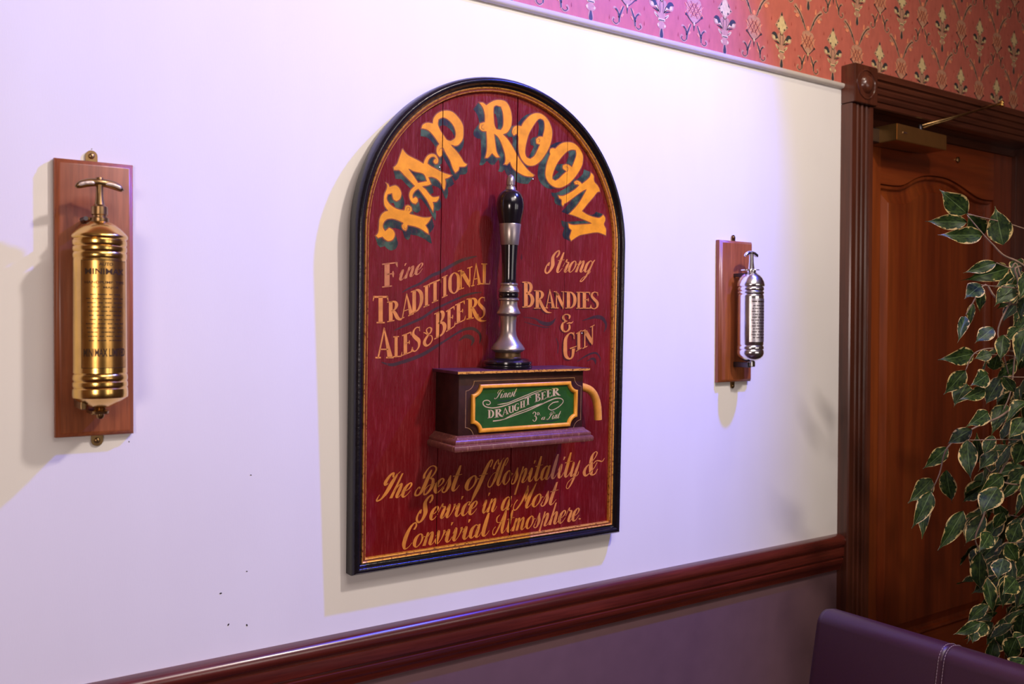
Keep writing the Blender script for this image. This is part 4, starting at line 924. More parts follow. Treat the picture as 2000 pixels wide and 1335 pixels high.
def c8(x, y, h=HB): return S_(900 + x / 8, 740 + y / 8, h)
ox0 = c8(157, 450)[0]; ox1 = c8(1806, 350)[0]
oz1 = (c8(290, 92)[1] + c8(1680, 25)[1]) / 2; oz0 = (c8(340, 850)[1] + c8(1640, 715)[1]) / 2
def scoop(d, r=0.0185, n=7):
    out = []
    for cx, cz, a0 in ((ox1, oz1, 270), (ox0, oz1, 0), (ox0, oz0, 90), (ox1, oz0, 180)):
        # arc centred on the corner, concave; ends where it meets the inset sides
        R_ = r + d; e = math.degrees(math.asin(max(0, min(.9, d / R_)))) if d > 0 else 0
        if cx == ox1 and cz == oz1: a1, a2 = 270, 180
        elif cx == ox0 and cz == oz1: a1, a2 = 360, 270
        elif cx == ox0: a1, a2 = 90, 0
        else: a1, a2 = 180, 90
        a1 -= e; a2 += e
        for k in range(n + 1):
            a = radians(a1 + (a2 - a1) * k / n); out.append((cx + R_ * cos(a), cz + R_ * sin(a)))
    return out
def ringstrip(dh, name, m, parent, midx=None):
    bm = newbm(); L = [[bm.verts.new((x, -h, z)) for x, z in scoop(d)] for d, h in dh]
    for a, b in zip(L, L[1:]):
        for i in range(len(a)): bm.faces.new((a[i], a[(i + 1) % len(a)], b[(i + 1) % len(a)], b[i]))
    bmesh.ops.recalc_face_normals(bm, faces=bm.faces[:])
    return obj(name, bm, m, parent, angle=45)
gf = ringstrip([(0, HB - .001), (0, HB + .0045), (.0015, HB + .006), (.0045, HB + .0065), (.0068, HB + .005), (.0078, HB + .0015), (.0078, HB - .001)], 'gilt_frame', paint('gold_frame_paint', (0.85, 0.36, 0.035), 0.68, (0.2, .04, .02), rough=.3), pbox)
bm = newbm(); fill_loops(bm, [scoop(.0070)], -HB - .0008); obj('green_panel', bm, MGREEN, pbox)
tanl = simple('tan_line_paint', (0.30, 0.15, 0.06), 0.45, var=0.3, scale=80)
_o = (ox0, ox1, oz0, oz1); E_ = 0.0125
ox0 -= E_; ox1 += E_; oz0 -= E_ * .62; oz1 += E_ * .62
bm = newbm(); L = [[bm.verts.new((x, -HB - .0003, z)) for x, z in scoop(d)] for d in (0, .0013)]
for i in range(len(L[0])): bm.faces.new((L[0][i], L[0][(i + 1) % len(L[0])], L[1][(i + 1) % len(L[0])], L[1][i]))
obj('tan_line', bm, tanl, pbox)
ox0, ox1, oz0, oz1 = _o
HG = HB + .0008
bm = newbm()
Pc = lambda l, wk=.0011: [(*S_(900 + a / 8, 740 + c / 8, HG), ww * wk) for a, c, ww in l]
for l in ([(395,388,1.6),(430,400,1.6),(462,372,1.6),(440,338,1.6),(395,330,1.6),(352,350,1.7),(350,395,2),(400,435,2),(520,448,2),(700,408,2.1),(850,350,2),(1000,290,1.8),(1150,225,1.5),(1260,185,.8)],
          [(570,397,.5),(640,388,1.8),(740,368,1.6),(850,322,1.6),(1050,240,1.5),(1200,182,1),(1380,158,.4)],
          [(1525,350,2),(1440,368,1.8),(1375,425,1.6),(1375,465,1.5),(1430,482,1.5),(1530,430,1.5),(1598,355,1.6),(1570,305,1.8),(1480,300,2),(1350,350,2.1),(1200,420,2),(1050,490,1.8),(850,562,1.7),(650,632,1.7),(500,655,2.2)],
          [(1330,362,.8),(1200,402,1.8),(1050,460,1.8),(850,535,1.6),(640,640,.6)]):
    ribbon(bm, Pc(l), -HG - .0003, 0, True, n=6)
obj('scroll_line', bm, MCREAMT, pbox)
bm = newbm()
for it in [('D',952,816.5,965,815.5,16.5),('R',965.5,815.5,982,813,16.5),('A',981,811,992.5,808,14),('U',992,806.5,1004,804.5,13.5),('G',1004,803,1014.5,799.5,13.5),('H',1015,797.5,1026,794,13.5),('T',1025.5,792,1036.5,788.5,15),('B',1044,785,1056,782.5,16),('E',1056,781.5,1065.5,778.5,15),('E',1066.5,777,1077,774.5,15),('R',1077.5,773.5,1094,771.5,15.5)]:
    roman(bm, *it, hh=HG, dy=.0005, wk=1.0)
setp(obj('lettering', bm, MCREAMT, pbox), 'DRAUGHT BEER in cream capitals')
bm = newbm(); script(bm, 'Finest', 967, 778, 1006, 773.5, 9, hh=HG, dy=.0005); setp(obj('lettering', bm, MCREAMT, pbox), 'cream script reading Finest')
bm = newbm(); roman(bm, '3', 1040, 822.5, 1048, 822, 18.5, hh=HG, dy=.0005, wk=.9); roman(bm, 'D', 1048.6, 810.5, 1053.6, 810, 5.6, hh=HG, dy=.0005); roman(bm, '.', 1054, 810.5, 1056, 810.5, 8, hh=HG, dy=.0005)
script(bm, 'a', 1056.5, 819.5, 1064, 819, 5.5, hh=HG, dy=.0005); script(bm, 'Pint', 1069, 819, 1092, 816, 8, hh=HG, dy=.0005); setp(obj('lettering', bm, MCREAMT, pbox), 'cream lettering of the price of a pint')
mdg = simple('dark_green_stroke', (.008, .03, .02), .4)
for l in ([(570,335,1),(700,340,2.5),(850,300,.8)], [(1260,650,1),(1400,655,2.5),(1570,625,.8)]):
    bm = newbm(); ribbon(bm, Pc(l), -HG - .0002, 0); obj('painted_swash', bm, mdg, pbox)

# ---- spout
sp_px = [(1130,754),(1143,757),(1154,763),(1162,775),(1166.5,793),(1168,819)]
sp = [(S_(a, c, .06)[0], -.06, S_(a, c, .06)[1]) for a, c in sp_px]
spc = catmull(sp, n=5); bm = newbm(); tube(bm, spc, .0088, 16); obj('spout', bm, MSPOUT, pbox, smooth=False, angle=50)

# ---- turned pump handle
HX = .0635
axx = S_(994, 560, HX)[0]
kpx = sdepth(axx, .6, HX) / F_PX
def pr(l): return [(max(.0004, r_ * kpx), S_(993, y_, HX)[1]) for y_, r_ in l]
def turned(name, l, m, parent, hold=False):
    prof = pr(l); prof = [prof[0]] + prof[1:]
    bm = newbm(); lathe(bm, list(reversed(prof)), 48, ctr=(axx, -HX)); return obj(name, bm, m, parent, angle=38)
ph = setp(turned('pump_handle', [(370, 11), (372.5, 15), (376, 19.5), (381, 23), (388, 25.7), (396, 27.2), (404, 27.4), (412, 26.4), (422, 24.3), (438, 21.2)], MBLKG, sign), 'black egg-shaped grip')
turned('finial', [(340, .5), (341, 3), (344, 6), (349, 8.1), (355, 8.7), (361, 8.7), (361.5, 7.4), (363, 7.6), (364.5, 9.6), (366.5, 9.8), (368, 10.6), (370.5, 11)], MPEWTER, ph)
turned('ferrule', [(437, 21.4), (438, 21.8), (477, 17.8), (478.5, 17.2)], MPEWTER, ph)
turned('shaft', [(477, 16.8), (500, 15.4), (525, 14.2), (545, 14), (551, 14.6), (554, 15.5)], MBLKG, ph)
turned('collar', [(552.5, 15), (553.5, 17.4), (556, 17.6), (557.5, 16), (560, 16.5), (564, 18.8), (567, 20.2), (570, 20.3), (572, 17.5)], MPEWTER, ph)
turned('black_ring', [(571, 17), (573, 19.4), (577, 20), (580, 19), (582, 17.5)], MBLKG, ph)
turned('pillar', [(581.5, 17.5), (583, 20.2), (585.5, 20.4), (587.5, 17.4), (592, 17), (598, 17.8), (604, 20.2), (609.5, 23.3), (612, 23.5), (614, 21.5), (617, 16.6), (630, 15.2), (645, 15.2), (655, 17), (664, 21.5), (672, 28), (679, 33), (682, 33.4), (685, 30), (688, 25)], MPEWTER, ph)
turned('brass_foot', [(687, 24.6), (690, 25.4), (696, 25.2), (699, 28)], simple('dull_brass_paint', (.13, .075, .035), .35, metal=.6, var=.3, scale=80), ph)
turned('foot_disc', [(697.5, 26), (699, 38), (703, 44), (705, 47.8), (708.5, 48.2), (710, 46.6), (711.5, 48.4), (716, 48.6), (717.5, 48.2)], MBLKG, ph)

# ================================================================ EXTINGUISHERS ON WOODEN PLAQUES
def plaque(px_edges, label, T=0.018, tab=(178.6, 304.6, 189.8, 859.5), tr=.009):
    """px_edges: left,right,top,bottom photo positions of the front face corners"""
    (tlx, tly), (trx, tr_y), (brx, bry), (blx, bly) = px_edges
    x0 = (wallpt(tlx, tly, -T * .7).x + wallpt(blx, bly, -T * .7).x) / 2; x1 = (wallpt(trx, tr_y, -T * .7).x + wallpt(brx, bry, -T * .7).x) / 2
    z1 = (wallpt(tlx, tly, -T * .7).z + wallpt(trx, tr_y, -T * .7).z) / 2; z0 = (wallpt(brx, bry, -T * .7).z + wallpt(blx, bly, -T * .7).z) / 2
    cx = (x0 + x1) / 2
    root = setp(empty('backing_plaque', (cx, 0, z0)), label, 'plaque')
    bm = newbm(); L = []
    for ins, h in ((0, .001), (0, T * .55), (.0012, T * .66), (.003, T * .72), (.0045, T * .86), (.0065, T * .97), (.0085, T)):
        L.append([bm.verts.new(v) for v in ((x0 + ins - cx, -h, ins), (x1 - ins - cx, -h, ins), (x1 - ins - cx, -h, z1 - z0 - ins), (x0 + ins - cx, -h, z1 - z0 - ins))])
    for a, b in zip(L, L[1:]):
        for i in range(4): bm.faces.new((a[i], a[(i + 1) % 4], b[(i + 1) % 4], b[i]))
    bm.faces.new(L[0]); bm.faces.new(L[-1]); bmesh.ops.recalc_face_normals(bm, faces=bm.faces[:])
    obj('board', bm, MPLAQ, root, angle=60)
    for px, py, sg in ((tab[0], tab[1], 1), (tab[2], tab[3], -1)):
        p = wallpt(px, py, -.003); hx = p.x - cx; hz = p.z - z0
        edge = (z1 - z0 - .004) if sg > 0 else .004
        bm = newbm(); pts = [(hx - tr, edge), (hx + tr, edge)]
        for k in range(9):
            a = (pi * k / 8) * sg; pts.append((hx + tr * cos(a), hz + tr * sin(a)))
        prism_between(bm, pts, -.0035, -.0006); tb = obj('hanger_tab', bm, MBRASSO, root)
        bm = newbm(); lathe(bm, [(tr * .52, 0), (tr * .5, .0016), (tr * .3, .0024), (.0005, .0026)], 16)
        bmesh.ops.transform(bm, matrix=Matrix.Translation((hx, -.0035, hz)) @ Matrix.Rotation(pi / 2, 4, 'X'), verts=bm.verts[:]); obj('screw', bm, MBRASSO, tb, smooth=True)
        bm = newbm(); box(bm, hx - tr * .4, hx + tr * .4, -.0066, -.0058, hz - .0006, hz + .0006); bmesh.ops.rotate(bm, cent=(hx, -.006, hz), matrix=Matrix.Rotation(1.1, 3, 'Y'), verts=bm.verts[:]); obj('screw_slot', bm, MENGR, tb)
    return root, cx, z0, x0, x1

def t_handle(bm_, halfw, drop, hgt, depth_, zc, mat=0, cy=0):
    """curved crossbar of a pump handle along x"""
    n = 18; rings = []
    for i in range(n + 1):
        t = -1 + 2 * i / n; x = halfw * t; z = zc - drop * t * t
        e = max(.12, sqrt(max(0, 1 - abs(t) ** 6)))
        hh = hgt / 2 * e * (1.0 - .15 * (1 - abs(t))); dd = depth_ / 2 * e * (1.25 if abs(t) < .2 else 1)
        rings.append([bm_.verts.new((x, cy + dd * cos(2 * pi * k / 12), z + hh * sin(2 * pi * k / 12))) for k in range(12)])
    for a, b in zip(rings, rings[1:]):
        for k in range(12): bm_.faces.new((a[k], a[(k + 1) % 12], b[(k + 1) % 12], b[k])).material_index = mat
    bm_.faces.new(rings[0]); bm_.faces.new(rings[-1]); bmesh.ops.recalc_face_normals(bm_, faces=bm_.faces[:])

def curved_patch(bm, r, a0, a1, z0, z1, n=24, nz=1, mat=0):
    """a measured from -y toward +x"""
    g = [[bm.verts.new((r * sin(a0 + (a1 - a0) * i / n), -r * cos(a0 + (a1 - a0) * i / n), z0 + (z1 - z0) * j / nz)) for i in range(n + 1)] for j in range(nz + 1)]
    for j in range(nz):
        for i in range(n): bm.faces.new((g[j][i], g[j][i + 1], g[j + 1][i + 1], g[j + 1][i])).material_index = mat

def wrap_text(items, r, m, parent, name='engraved_text', label=None):
    """items: (string, z centre, height, width, angle centre)"""
    bm = newbm()
    for s, zc, h, wd, ac in items:
        cu = bpy.data.curves.new('t', 'FONT'); cu.body = s; cu.align_x = 'CENTER'; cu.align_y = 'CENTER'; cu.resolution_u = 2; cu.offset = 0.02
        to = bpy.data.objects.new('t', cu); me = to.to_mesh()
        xs = [v.co.x for v in me.vertices]; ys = [v.co.y for v in me.vertices]
        if not xs: continue
        mx, my = (max(xs) + min(xs)) / 2, (max(ys) + min(ys)) / 2; kx = wd / (max(xs) - min(xs)); ky = h / (max(ys) - min(ys))
        vv = []
        for v in me.vertices:
            a = ac + (v.co.x - mx) * kx / r; vv.append(bm.verts.new((r * sin(a), -r * cos(a), zc + (v.co.y - my) * ky)))
        for p in me.polygons:
            try: bm.faces.new([vv[i] for i in p.vertices])
            except ValueError: pass
        to.to_mesh_clear(); bpy.data.objects.remove(to); bpy.data.curves.remove(cu)
    o = obj(name, bm, m, parent)
    if label: o['label'] = label
    return o

# --- left: brass extinguisher
plaque([(103.5, 308.5), (257.5, 320.5), (264, 847), (110, 854)], 'tall varnished wooden plaque behind the brass cylinder, at far left')
T = .018
AY = -(T + .011 + .0385)
pc = wallpt(195.3, 600, AY); dpt = (pc - CAM).dot(FWD)
th = atan2(195.3 - 1000, F_PX); K1 = dpt * cos(th) / F_PX
zf = lambda y: wallpt(195.3 if y > 600 else 193, y, AY).z
E1 = setp(empty('fire_extinguisher', (pc.x, AY, zf(797))), 'antique brass hand pump fire extinguisher with engraved label and T handle', 'fire extinguisher', 'antique extinguishers on the wall')
zb = zf(797)
def lp1(l): return [(max(.0004, r_ * K1), zf(y_) - zb) for y_, r_ in reversed(l)]
body = [(433, 19), (435, 24), (440, 34), (446, 42), (452, 48), (458, 53.5), (461, 55.6), (464, 55.8), (466.5, 54.4), (468, 52.2), (470, 52.6), (471, 53.6), (476, 53.8), (479, 53.2), (481, 51.8), (483, 53.4), (488, 53.8), (491, 53.2), (493, 51.8), (495, 53.2), (500, 53.6), (504, 53.2), (506, 52.2), (508, 52.6), (600, 53), (724, 53.6), (727, 53.8), (729, 52.4), (731, 54), (737, 54.8), (741, 54.2), (743, 52.8), (745, 54.4), (751, 55), (754, 54.4), (756, 53), (758, 54.6), (764, 55.2), (772, 55.2), (775, 54.2), (777, 51), (782, 44), (788, 33), (793, 22), (796, 14), (797, 8)]
bm = newbm(); lathe(bm, lp1(body), 64); bodyo = obj('cylinder', bm, MBRASS, E1, angle=30)
bm = newbm(); lathe(bm, lp1([(398, 9), (402, 12.5), (404, 16.4), (419, 16.6), (421, 14.5), (424, 14.5), (426, 18.6), (433, 18.8), (435, 18)]), 32); obj('collar', bm, MBRASSO, E1, angle=30)
bm = newbm(); lathe(bm, lp1([(347, 7.6), (349, 8.2), (366, 7.2), (385, 8), (400, 10.5)]), 24); obj('pump_rod', bm, MBRASSO, E1, angle=40)
bm = newbm(); t_handle(bm, 49 * K1, 12 * K1, 20 * K1, 16 * K1, zf(356) - zb); hdl = obj('t_handle', bm, MBRASSO, E1, smooth=True)
MPALE = simple('pale_handle_inlay', (0.62, 0.50, 0.38), 0.3, metal=0.5)
for sg in (-1, 1):
    bm = newbm(); t_handle(bm, 16.5 * K1, 2.2 * K1, 8.5 * K1, 3 * K1, 0); bmesh.ops.rotate(bm, cent=(0, 0, 0), matrix=Matrix.Rotation(sg * .22, 3, 'Y'), verts=bm.verts[:])
    bmesh.ops.translate(bm, vec=(sg * 27 * K1, -8 * K1, zf(360.0) - zb), verts=bm.verts[:]); obj('handle_inlay', bm, MPALE, hdl, smooth=True)
r0 = 53.4 * K1
bm = newbm(); curved_patch(bm, r0 + .0003, -.90, .98, zf(717) - zb, zf(511) - zb, 32, 1); lab = obj('engraved_label', bm, MBRASSD, E1, smooth=True)
bm = newbm()
for a, bq, c, d in ((-.90, .98, 716, 717), (-.90, .98, 510.5, 511.3)): curved_patch(bm, r0 + .0006, a, bq, zf(d) - zb, zf(c) - zb, 32)
for a in (-.90, .97): curved_patch(bm, r0 + .0006, a, a + .012, zf(717) - zb, zf(511) - zb, 1)
obj('label_border', bm, MENGR, E1)
zz_ = lambda y: zf(y) - zb
ph_ = lambda p: p * K1
its = [('AUTO', zz_(518), ph_(7), ph_(28), .05), ('MINIMAX', zz_(532), ph_(12.5), ph_(84), .05), ('HANDPUMP  TYPE', zz_(553), ph_(5.5), ph_(86), .05), ('"D"  MAJOR', zz_(563), ph_(5.5), ph_(56), .05)]
rows_t = ['--- ----- -- ----', '-- ---- ---- --- --', '---- -- --- -----', '- ---- --- -- ---', '----- --- ---- --', '-- --- -- ----', '--- -- ----- ---', '---- --- -- -- --', '-- ----- --- ---', '--- ---- --', '---- -- --- ----', '-- --- -----']   # engraving too small to read: fine broken lines
for i, s in enumerate(rows_t): its.append((s, zz_(576 + i * 8.0), ph_(2.0), ph_(62 + (i * 17) % 20), .05))
its += [('MINIMAX LIMITED', zz_(687), ph_(17), ph_(92), .05)]
wrap_text(its, r0 + .0006, MENGR, E1)
# bracket below
bm = newbm(); box(bm, -.012, .012, -AY * 0 + .002, -AY - T, -.010, -.004, .001); obj('bracket', bm, MBRASSO, E1)
bm = newbm(); lathe(bm, [(.004, -.016), (.006, -.013), (.006, -.009), (.012, -.008), (.013, -.004), (.008, -.001), (.010, .002)], 20); obj('nozzle', bm, MBRASSO, E1, angle=40)
bm = newbm(); box(bm, -.030, -.022, -.012, -AY - T, .000, .012, .001); obj('bracket_ear', bm, MBRASSO, E1)
bm = newbm(); tube(bm, [(-.020, -.002, zz_(428)), (-.022, .02, zz_(428)), (-.016, -AY - T, zz_(428))], .0035, 8); obj('upper_clip', bm, MSTEELD, E1)
bm = newbm(); box(bm, -.016, .0, .006, -AY - T, zz_(430), zz_(424), .001); obj('upper_bracket', bm, MBRASSO, E1)

# --- right: nickel extinguisher
plaque([(1404, 468), (1468.5, 472.5), (1467.3, 742), (1404.5, 748.5)], 'wooden plaque behind the small silver cylinder, near the door', tab=(1432.5, 463.5, 1431, 753), tr=.0065)
AY2 = -(T + .008 + .033)
pc2 = wallpt(1466, 600, AY2); d2 = (pc2 - CAM).dot(FWD); K2 = d2 * cos(atan2(466, F_PX)) / F_PX
zf2 = lambda y: wallpt(1466, y, AY2).z; zb2 = zf2(706)
E2 = setp(empty('fire_extinguisher', (pc2.x, AY2, zb2)), 'small silver nickel-plated extinguisher on the right of the sign', 'fire extinguisher', 'antique extinguishers on the wall')
def lp2(l): return [(max(.0004, r_ * K2), zf2(y_) - zb2) for y_, r_ in reversed(l)]
bm = newbm(); lathe(bm, lp2([(530, 9), (532, 11), (534, 14), (538, 19), (543, 23), (549, 25.8), (554, 27.2), (557, 27.6), (559, 27), (560.5, 25.2), (562, 26.2), (565, 26.6), (567, 25.8), (568, 25), (569.5, 26.2), (572.5, 26.6), (574, 25.8), (575, 25), (576.5, 25.8), (579, 26), (620, 26), (672, 26.2), (674, 25.2), (676, 26.4), (679, 26.8), (681, 26.4), (682, 25.4), (684, 26.6), (688, 26.9), (691, 26.6), (695, 25), (699, 21.5), (703, 15), (705.5, 8), (706, 2)]), 56); obj('cylinder', bm, MCHROME, E2, angle=30)
bm = newbm(); lathe(bm, lp2([(525.5, 10), (526.5, 17), (528, 17), (528.6, 10), (531, 10.2)]), 28); obj('cap_flange', bm, MCHROME, E2, angle=30)
bm = newbm(); box(bm, -.030, -.006, -.006, .006, zf2(529) - zb2, zf2(526.5) - zb2, .0008); obj('lug', bm, MCHROME, E2)
bm = newbm(); lathe(bm, lp2([(492, 4.6), (499, 5.2), (512, 5.6), (525, 7.2)]), 20); obj('pump_rod', bm, MCHROME, E2, angle=40)
bm = newbm(); t_handle(bm, 20.5 * K2, 8 * K2, 8.5 * K2, 9 * K2, zf2(493) - zb2); hd2 = obj('t_handle', bm, MCHROME, E2, smooth=True)
for sg in (-1, 1):
    bm = newbm(); t_handle(bm, 6.4 * K2, 1.2 * K2, 3.6 * K2, 1.5 * K2, 0); bmesh.ops.rotate(bm, cent=(0, 0, 0), matrix=Matrix.Rotation(sg * .35, 3, 'Y'), verts=bm.verts[:])
    bmesh.ops.translate(bm, vec=(sg * 11.5 * K2, -4.0 * K2, zf2(495.5) - zb2), verts=bm.verts[:]); obj('handle_inlay', bm, MSTEELD, hd2, smooth=True)
bm = newbm(); curved_patch(bm, 26.1 * K2 + .0003, -.95, .75, zf2(667) - zb2, zf2(583) - zb2, 24); obj('engraved_label', bm, MCHROMD, E2, smooth=True)
its = [('---- ------ --', zf2(589) - zb2, 2.4 * K2, 34 * K2, -.1)]
for i, s in enumerate(rows_t): its.append((s, zf2(597 + i * 5.6) - zb2, 1.7 * K2, (30 + (i * 11) % 8) * K2, -.1))
wrap_text(its, 26.1 * K2 + .0006, MENGR, E2)
bm = newbm(); box(bm, -.016, -.002, -.006, -AY2 - T, zf2(717) - zb2, zf2(707) - zb2, .001); obj('bracket', bm, MSTEELD, E2)
bm = newbm(); box(bm, -.006, .008, -.010, .006, zf2(716) - zb2, zf2(705) - zb2, .002); obj('nozzle', bm, MCHROME, E2)
bm = newbm(); box(bm, -.018, -.010, .0, -AY2 - T, zf2(540) - zb2, zf2(533) - zb2, .001); obj('upper_bracket', bm, MSTEELD, E2)

# ================================================================ LEATHER BENCH
# back runs out from the wall along y; sitter faces -x, back leans toward +x
BXT, BY1, BZT = 1.655, -0.345, 0.95
bench = setp(empty('bench_seat', (BXT, BY1 - .6, 0)), 'dark purple leather bench back with double stitched seam in front of the door', 'bench')
BY0 = -1.75
lean = radians(11)
def bpt(s, t_):   # s = up along the back face from top (negative down), t = thickness toward +x
    return (BXT + sin(lean) * s + cos(lean) * t_ - BXT, cos(lean) * s - sin(lean) * t_ + BZT)
prof_b = []
rr_ = .032; TH = .075
prof_b.append(bpt(-.55, 0))
for k in range(9):
    a = pi - k * (pi / 2) / 8; prof_b.append(bpt(-rr_ + rr_ * sin(a), rr_ + rr_ * cos(a)))
for k in range(9):
    a = pi / 2 - k * (pi / 2) / 8; prof_b.append(bpt(-rr_ + rr_ * sin(a), TH - rr_ + rr_ * cos(a)))
prof_b.append(bpt(-.55, TH))
ys = [BY1, BY1 - .006, BY1 - .016, BY1 - .03]
seamy = xpt(1842, 1251, BXT).y
lst = [(BY1, .026), (BY1 - .004, .014), (BY1 - .012, .005), (BY1 - .026, 0.0)] + [(seamy + .012, 0), (seamy + .003, .0006), (seamy, .0022), (seamy - .003, .0006), (seamy - .012, 0)] + [(BY0 + .026, 0), (BY0 + .012, .005), (BY0 + .004, .014), (BY0, .026)]
bm = newbm(); cxm = sum(p[0] for p in prof_b) / len(prof_b); rows = []
oy = BY1 - .6
for y, ins in lst:
    row = []
    mid = bpt(-.25, TH / 2)
    for i, (x, z) in enumerate(prof_b):
        c_ = bpt(-rr_ - .0, TH / 2) if z > BZT - .12 else (x, z)
        # inset toward the centre line of the cushion
        tx = bpt(0, TH / 2)[0] + (z - BZT) * tan(lean) - (0)
        dx = tx - x; dz = -1 if z > BZT - rr_ * 1.2 else 0
        row.append(bm.verts.new((x + (1 if dx > 0 else -1) * min(abs(dx), ins), y - oy, z + dz * ins)))
    rows.append(row)
for a, b in zip(rows, rows[1:]):
    for i in range(len(a) - 1): bm.faces.new((a[i], a[i + 1], b[i + 1], b[i]))
bm.faces.new(rows[0]); bm.faces.new(list(reversed(rows[-1]))); bmesh.ops.recalc_face_normals(bm, faces=bm.faces[:])
bk = obj('backrest', bm, MLEATH, bench, angle=60)
# stitches, two rows beside the seam following the face and over the top
path = [bpt(-.5 + .02 * i, 0) for i in range(24)] + prof_b[1:18]
def plen(P): 
    out = [P[0]]
    for p in P[1:]:
        a = out[-1]; d = hypot(p[0] - a[0], p[1] - a[1])
        while d > .0062:
            t = .0062 / d; a = (a[0] + (p[0] - a[0]) * t, a[1] + (p[1] - a[1]) * t); out.append(a); d = hypot(p[0] - a[0], p[1] - a[1])
    return out
pp = plen(path)
for off in (.0055, -.0055):
    bm = newbm()
    for i in range(0, len(pp) - 1):
        a, b = pp[i], pp[i + 1]; a2 = (a[0] + (b[0] - a[0]) * .12, a[1] + (b[1] - a[1]) * .12); b2 = (a[0] + (b[0] - a[0]) * .88, a[1] + (b[1] - a[1]) * .88)
        nx, nz = -(b[1] - a[1]), (b[0] - a[0]); l_ = hypot(nx, nz) or 1; nx, nz = nx / l_ * .0006, nz / l_ * .0006
        tube(bm, [(a2[0] + nx, seamy + off - oy, a2[1] + nz), (b2[0] + nx, seamy + off - oy, b2[1] + nz)], .0007, 5)
    setp(obj('stitching', bm, MTHREAD, bk), 'row of grey stitches', kind='stuff')
bm = newbm(); box(bm, -.62, -.10, BY0 - oy, BY1 - oy, .33, .47, .03, seg=4); obj('seat', bm, MLEATH, bench, angle=60)
bm = newbm(); box(bm, -.58, .0, BY0 + .02 - oy, BY1 - .02 - oy, .0, .335, .004); obj('plinth', bm, MMAHOGX, bench)
bm = newbm(); box(bm, -.02, .06, BY0 + .03 - oy, BY1 - .03 - oy, .3, .60, .004); obj('back_frame', bm, MMAHOGX, bench)

# ================================================================ FICUS
random.seed(11)
PC = Vector((2.36, -0.66, 0))
plant = setp(empty('potted_fig', (PC.x, PC.y, 0)), 'tall variegated weeping fig with green and cream leaves in front of the door', 'plant')
def make_leaf(name, wd, fold, curl, seed):
    """leaf of unit length along +y, base at origin, normal +z, UV across/along"""
    rnd = random.Random(seed); nl, nw = 14, 4
    bm = newbm(); uvl = bm.loops.layers.uv.new('UVMap'); g = []
    for j in range(nl + 1):
        t = j / nl
        wv = wd * (sin(pi * min(1, (t / .9) ** .82)) ** .9 if t < .9 else 0) if 0 < t < 1 else 0.0
        if t > .8: wv = max(wv, .03 * (1 - t) / .2)
        wv = max(wv, .006)
        row = []
        for i in range(-nw, nw + 1):
            s = i / nw; wob = .035 * sin(10 * t + seed + (2 if i > 0 else 0)) * abs(s)
            z = -fold * abs(s) ** 1.2 * wv * -1 + curl * (t - .35) ** 2 * -1 + wob
            row.append(bm.verts.new((s * wv, t, z)))
        g.append(row)
    for j in range(nl):
        for i in range(2 * nw):
            f = bm.faces.new((g[j][i], g[j][i + 1], g[j + 1][i + 1], g[j + 1][i])); f.smooth = True
            for lo, (jj, ii) in zip(f.loops, ((j, i), (j, i + 1), (j + 1, i + 1), (j + 1, i))): lo[uvl].uv = (ii / (2 * nw), jj / nl)
    me = bpy.data.meshes.new(name); bm.to_mesh(me); bm.free(); me.materials.append(MLEAF); return me
LV = [make_leaf('leaf', wd, fo, cu, i * 3) for i, (wd, fo, cu) in enumerate([(.26, .18, .25), (.22, .35, .35), (.29, .10, .15), (.20, .50, .5), (.25, .30, -.2), (.16, .9, .4), (.24, .05, .6)])]
leaf_n = 0
def leaf_between(a, b, roll=0.0, mesh=None, face=None, wscale=1.0):
    global leaf_n
    a = Vector(a); b = Vector(b); y = (b - a); L = y.length; y.normalize()
    tocam = (CAM - a).normalized() if face is None else face
    z = (tocam - y * tocam.dot(y)).normalized(); x = y.cross(z)
    R3 = Matrix((x, y, z)).transposed() @ Matrix.Rotation(roll, 3, 'Y')
    me = mesh or random.choice(LV)
    o = bpy.data.objects.new('leaf', me); COL.objects.link(o); o.parent = plant
    M4 = (R3 @ Matrix.Diagonal((L * wscale, L, L))).to_4x4(); M4.translation = a - Vector((PC.x, PC.y, 0))
    o.matrix_basis = M4; leaf_n += 1
    return o
# leaves measured on the photograph: base px, tip px, width px, depth
TL = [((889,417),(836,371),41),((889,434),(809,432),34),((920,459),(838,459),30),((921,458),(889,418),30),((959,478),(943,402),46),((946,513),(883,532),27),((974,523),(888,546),29),
 ((916,556),(886,581),24),((916,562),(914,612),18),((900,591),(892,639),15),((886,615),(873,664),15),((983,556),(943,596),32),((990,570),(945,606),20),((940,640),(905,668),26),((903,690),(840,703),26),((937,690),(903,700),24),((886,723),(844,771),34),
 ((889,749),(863,792),30),((931,804),(892,832),22),((898,838),(848,867),32),((851,873),(805,916),30),((889,859),(894,936),34),((821,935),(776,982),33),((848,918),(858,986),30),((819,959),(784,1032),33),((813,970),(798,1048),26),
 ((882,997),(835,1076),34),((914,1078),(912,1161),32),((924,1124),(943,1202),28),((948,951),(915,1005),37),((1000,862),(982,910),38),((1000,915),(965,948),30),((930,730),(900,752),22),((940,722),(950,690),26),((985,710),(944,742),28),((960,735),(985,770),26),
 ((915,905),(905,850),26),((940,850),(920,890),24),((960,1000),(940,1035),22),((900,1010),(884,1060),20),((935,1040),(915,1075),22),((990,1020),(970,1070),34),((965,1060),(990,1100),30),((960,1090),(948,1130),28),((985,1130),(960,1160),28),
 ((930,1180),(885,1215),26),((915,1215),(865,1240),24),((925,1215),(890,1250),24),((905,1230),(900,1255),20),((985,1245),(965,1290),34),((1000,1240),(975,1262),26),((1000,1285),(985,1310),26),((990,640),(965,665),28),((950,985),(962,1020),24),((925,760),(880,780),20)]
tw = []
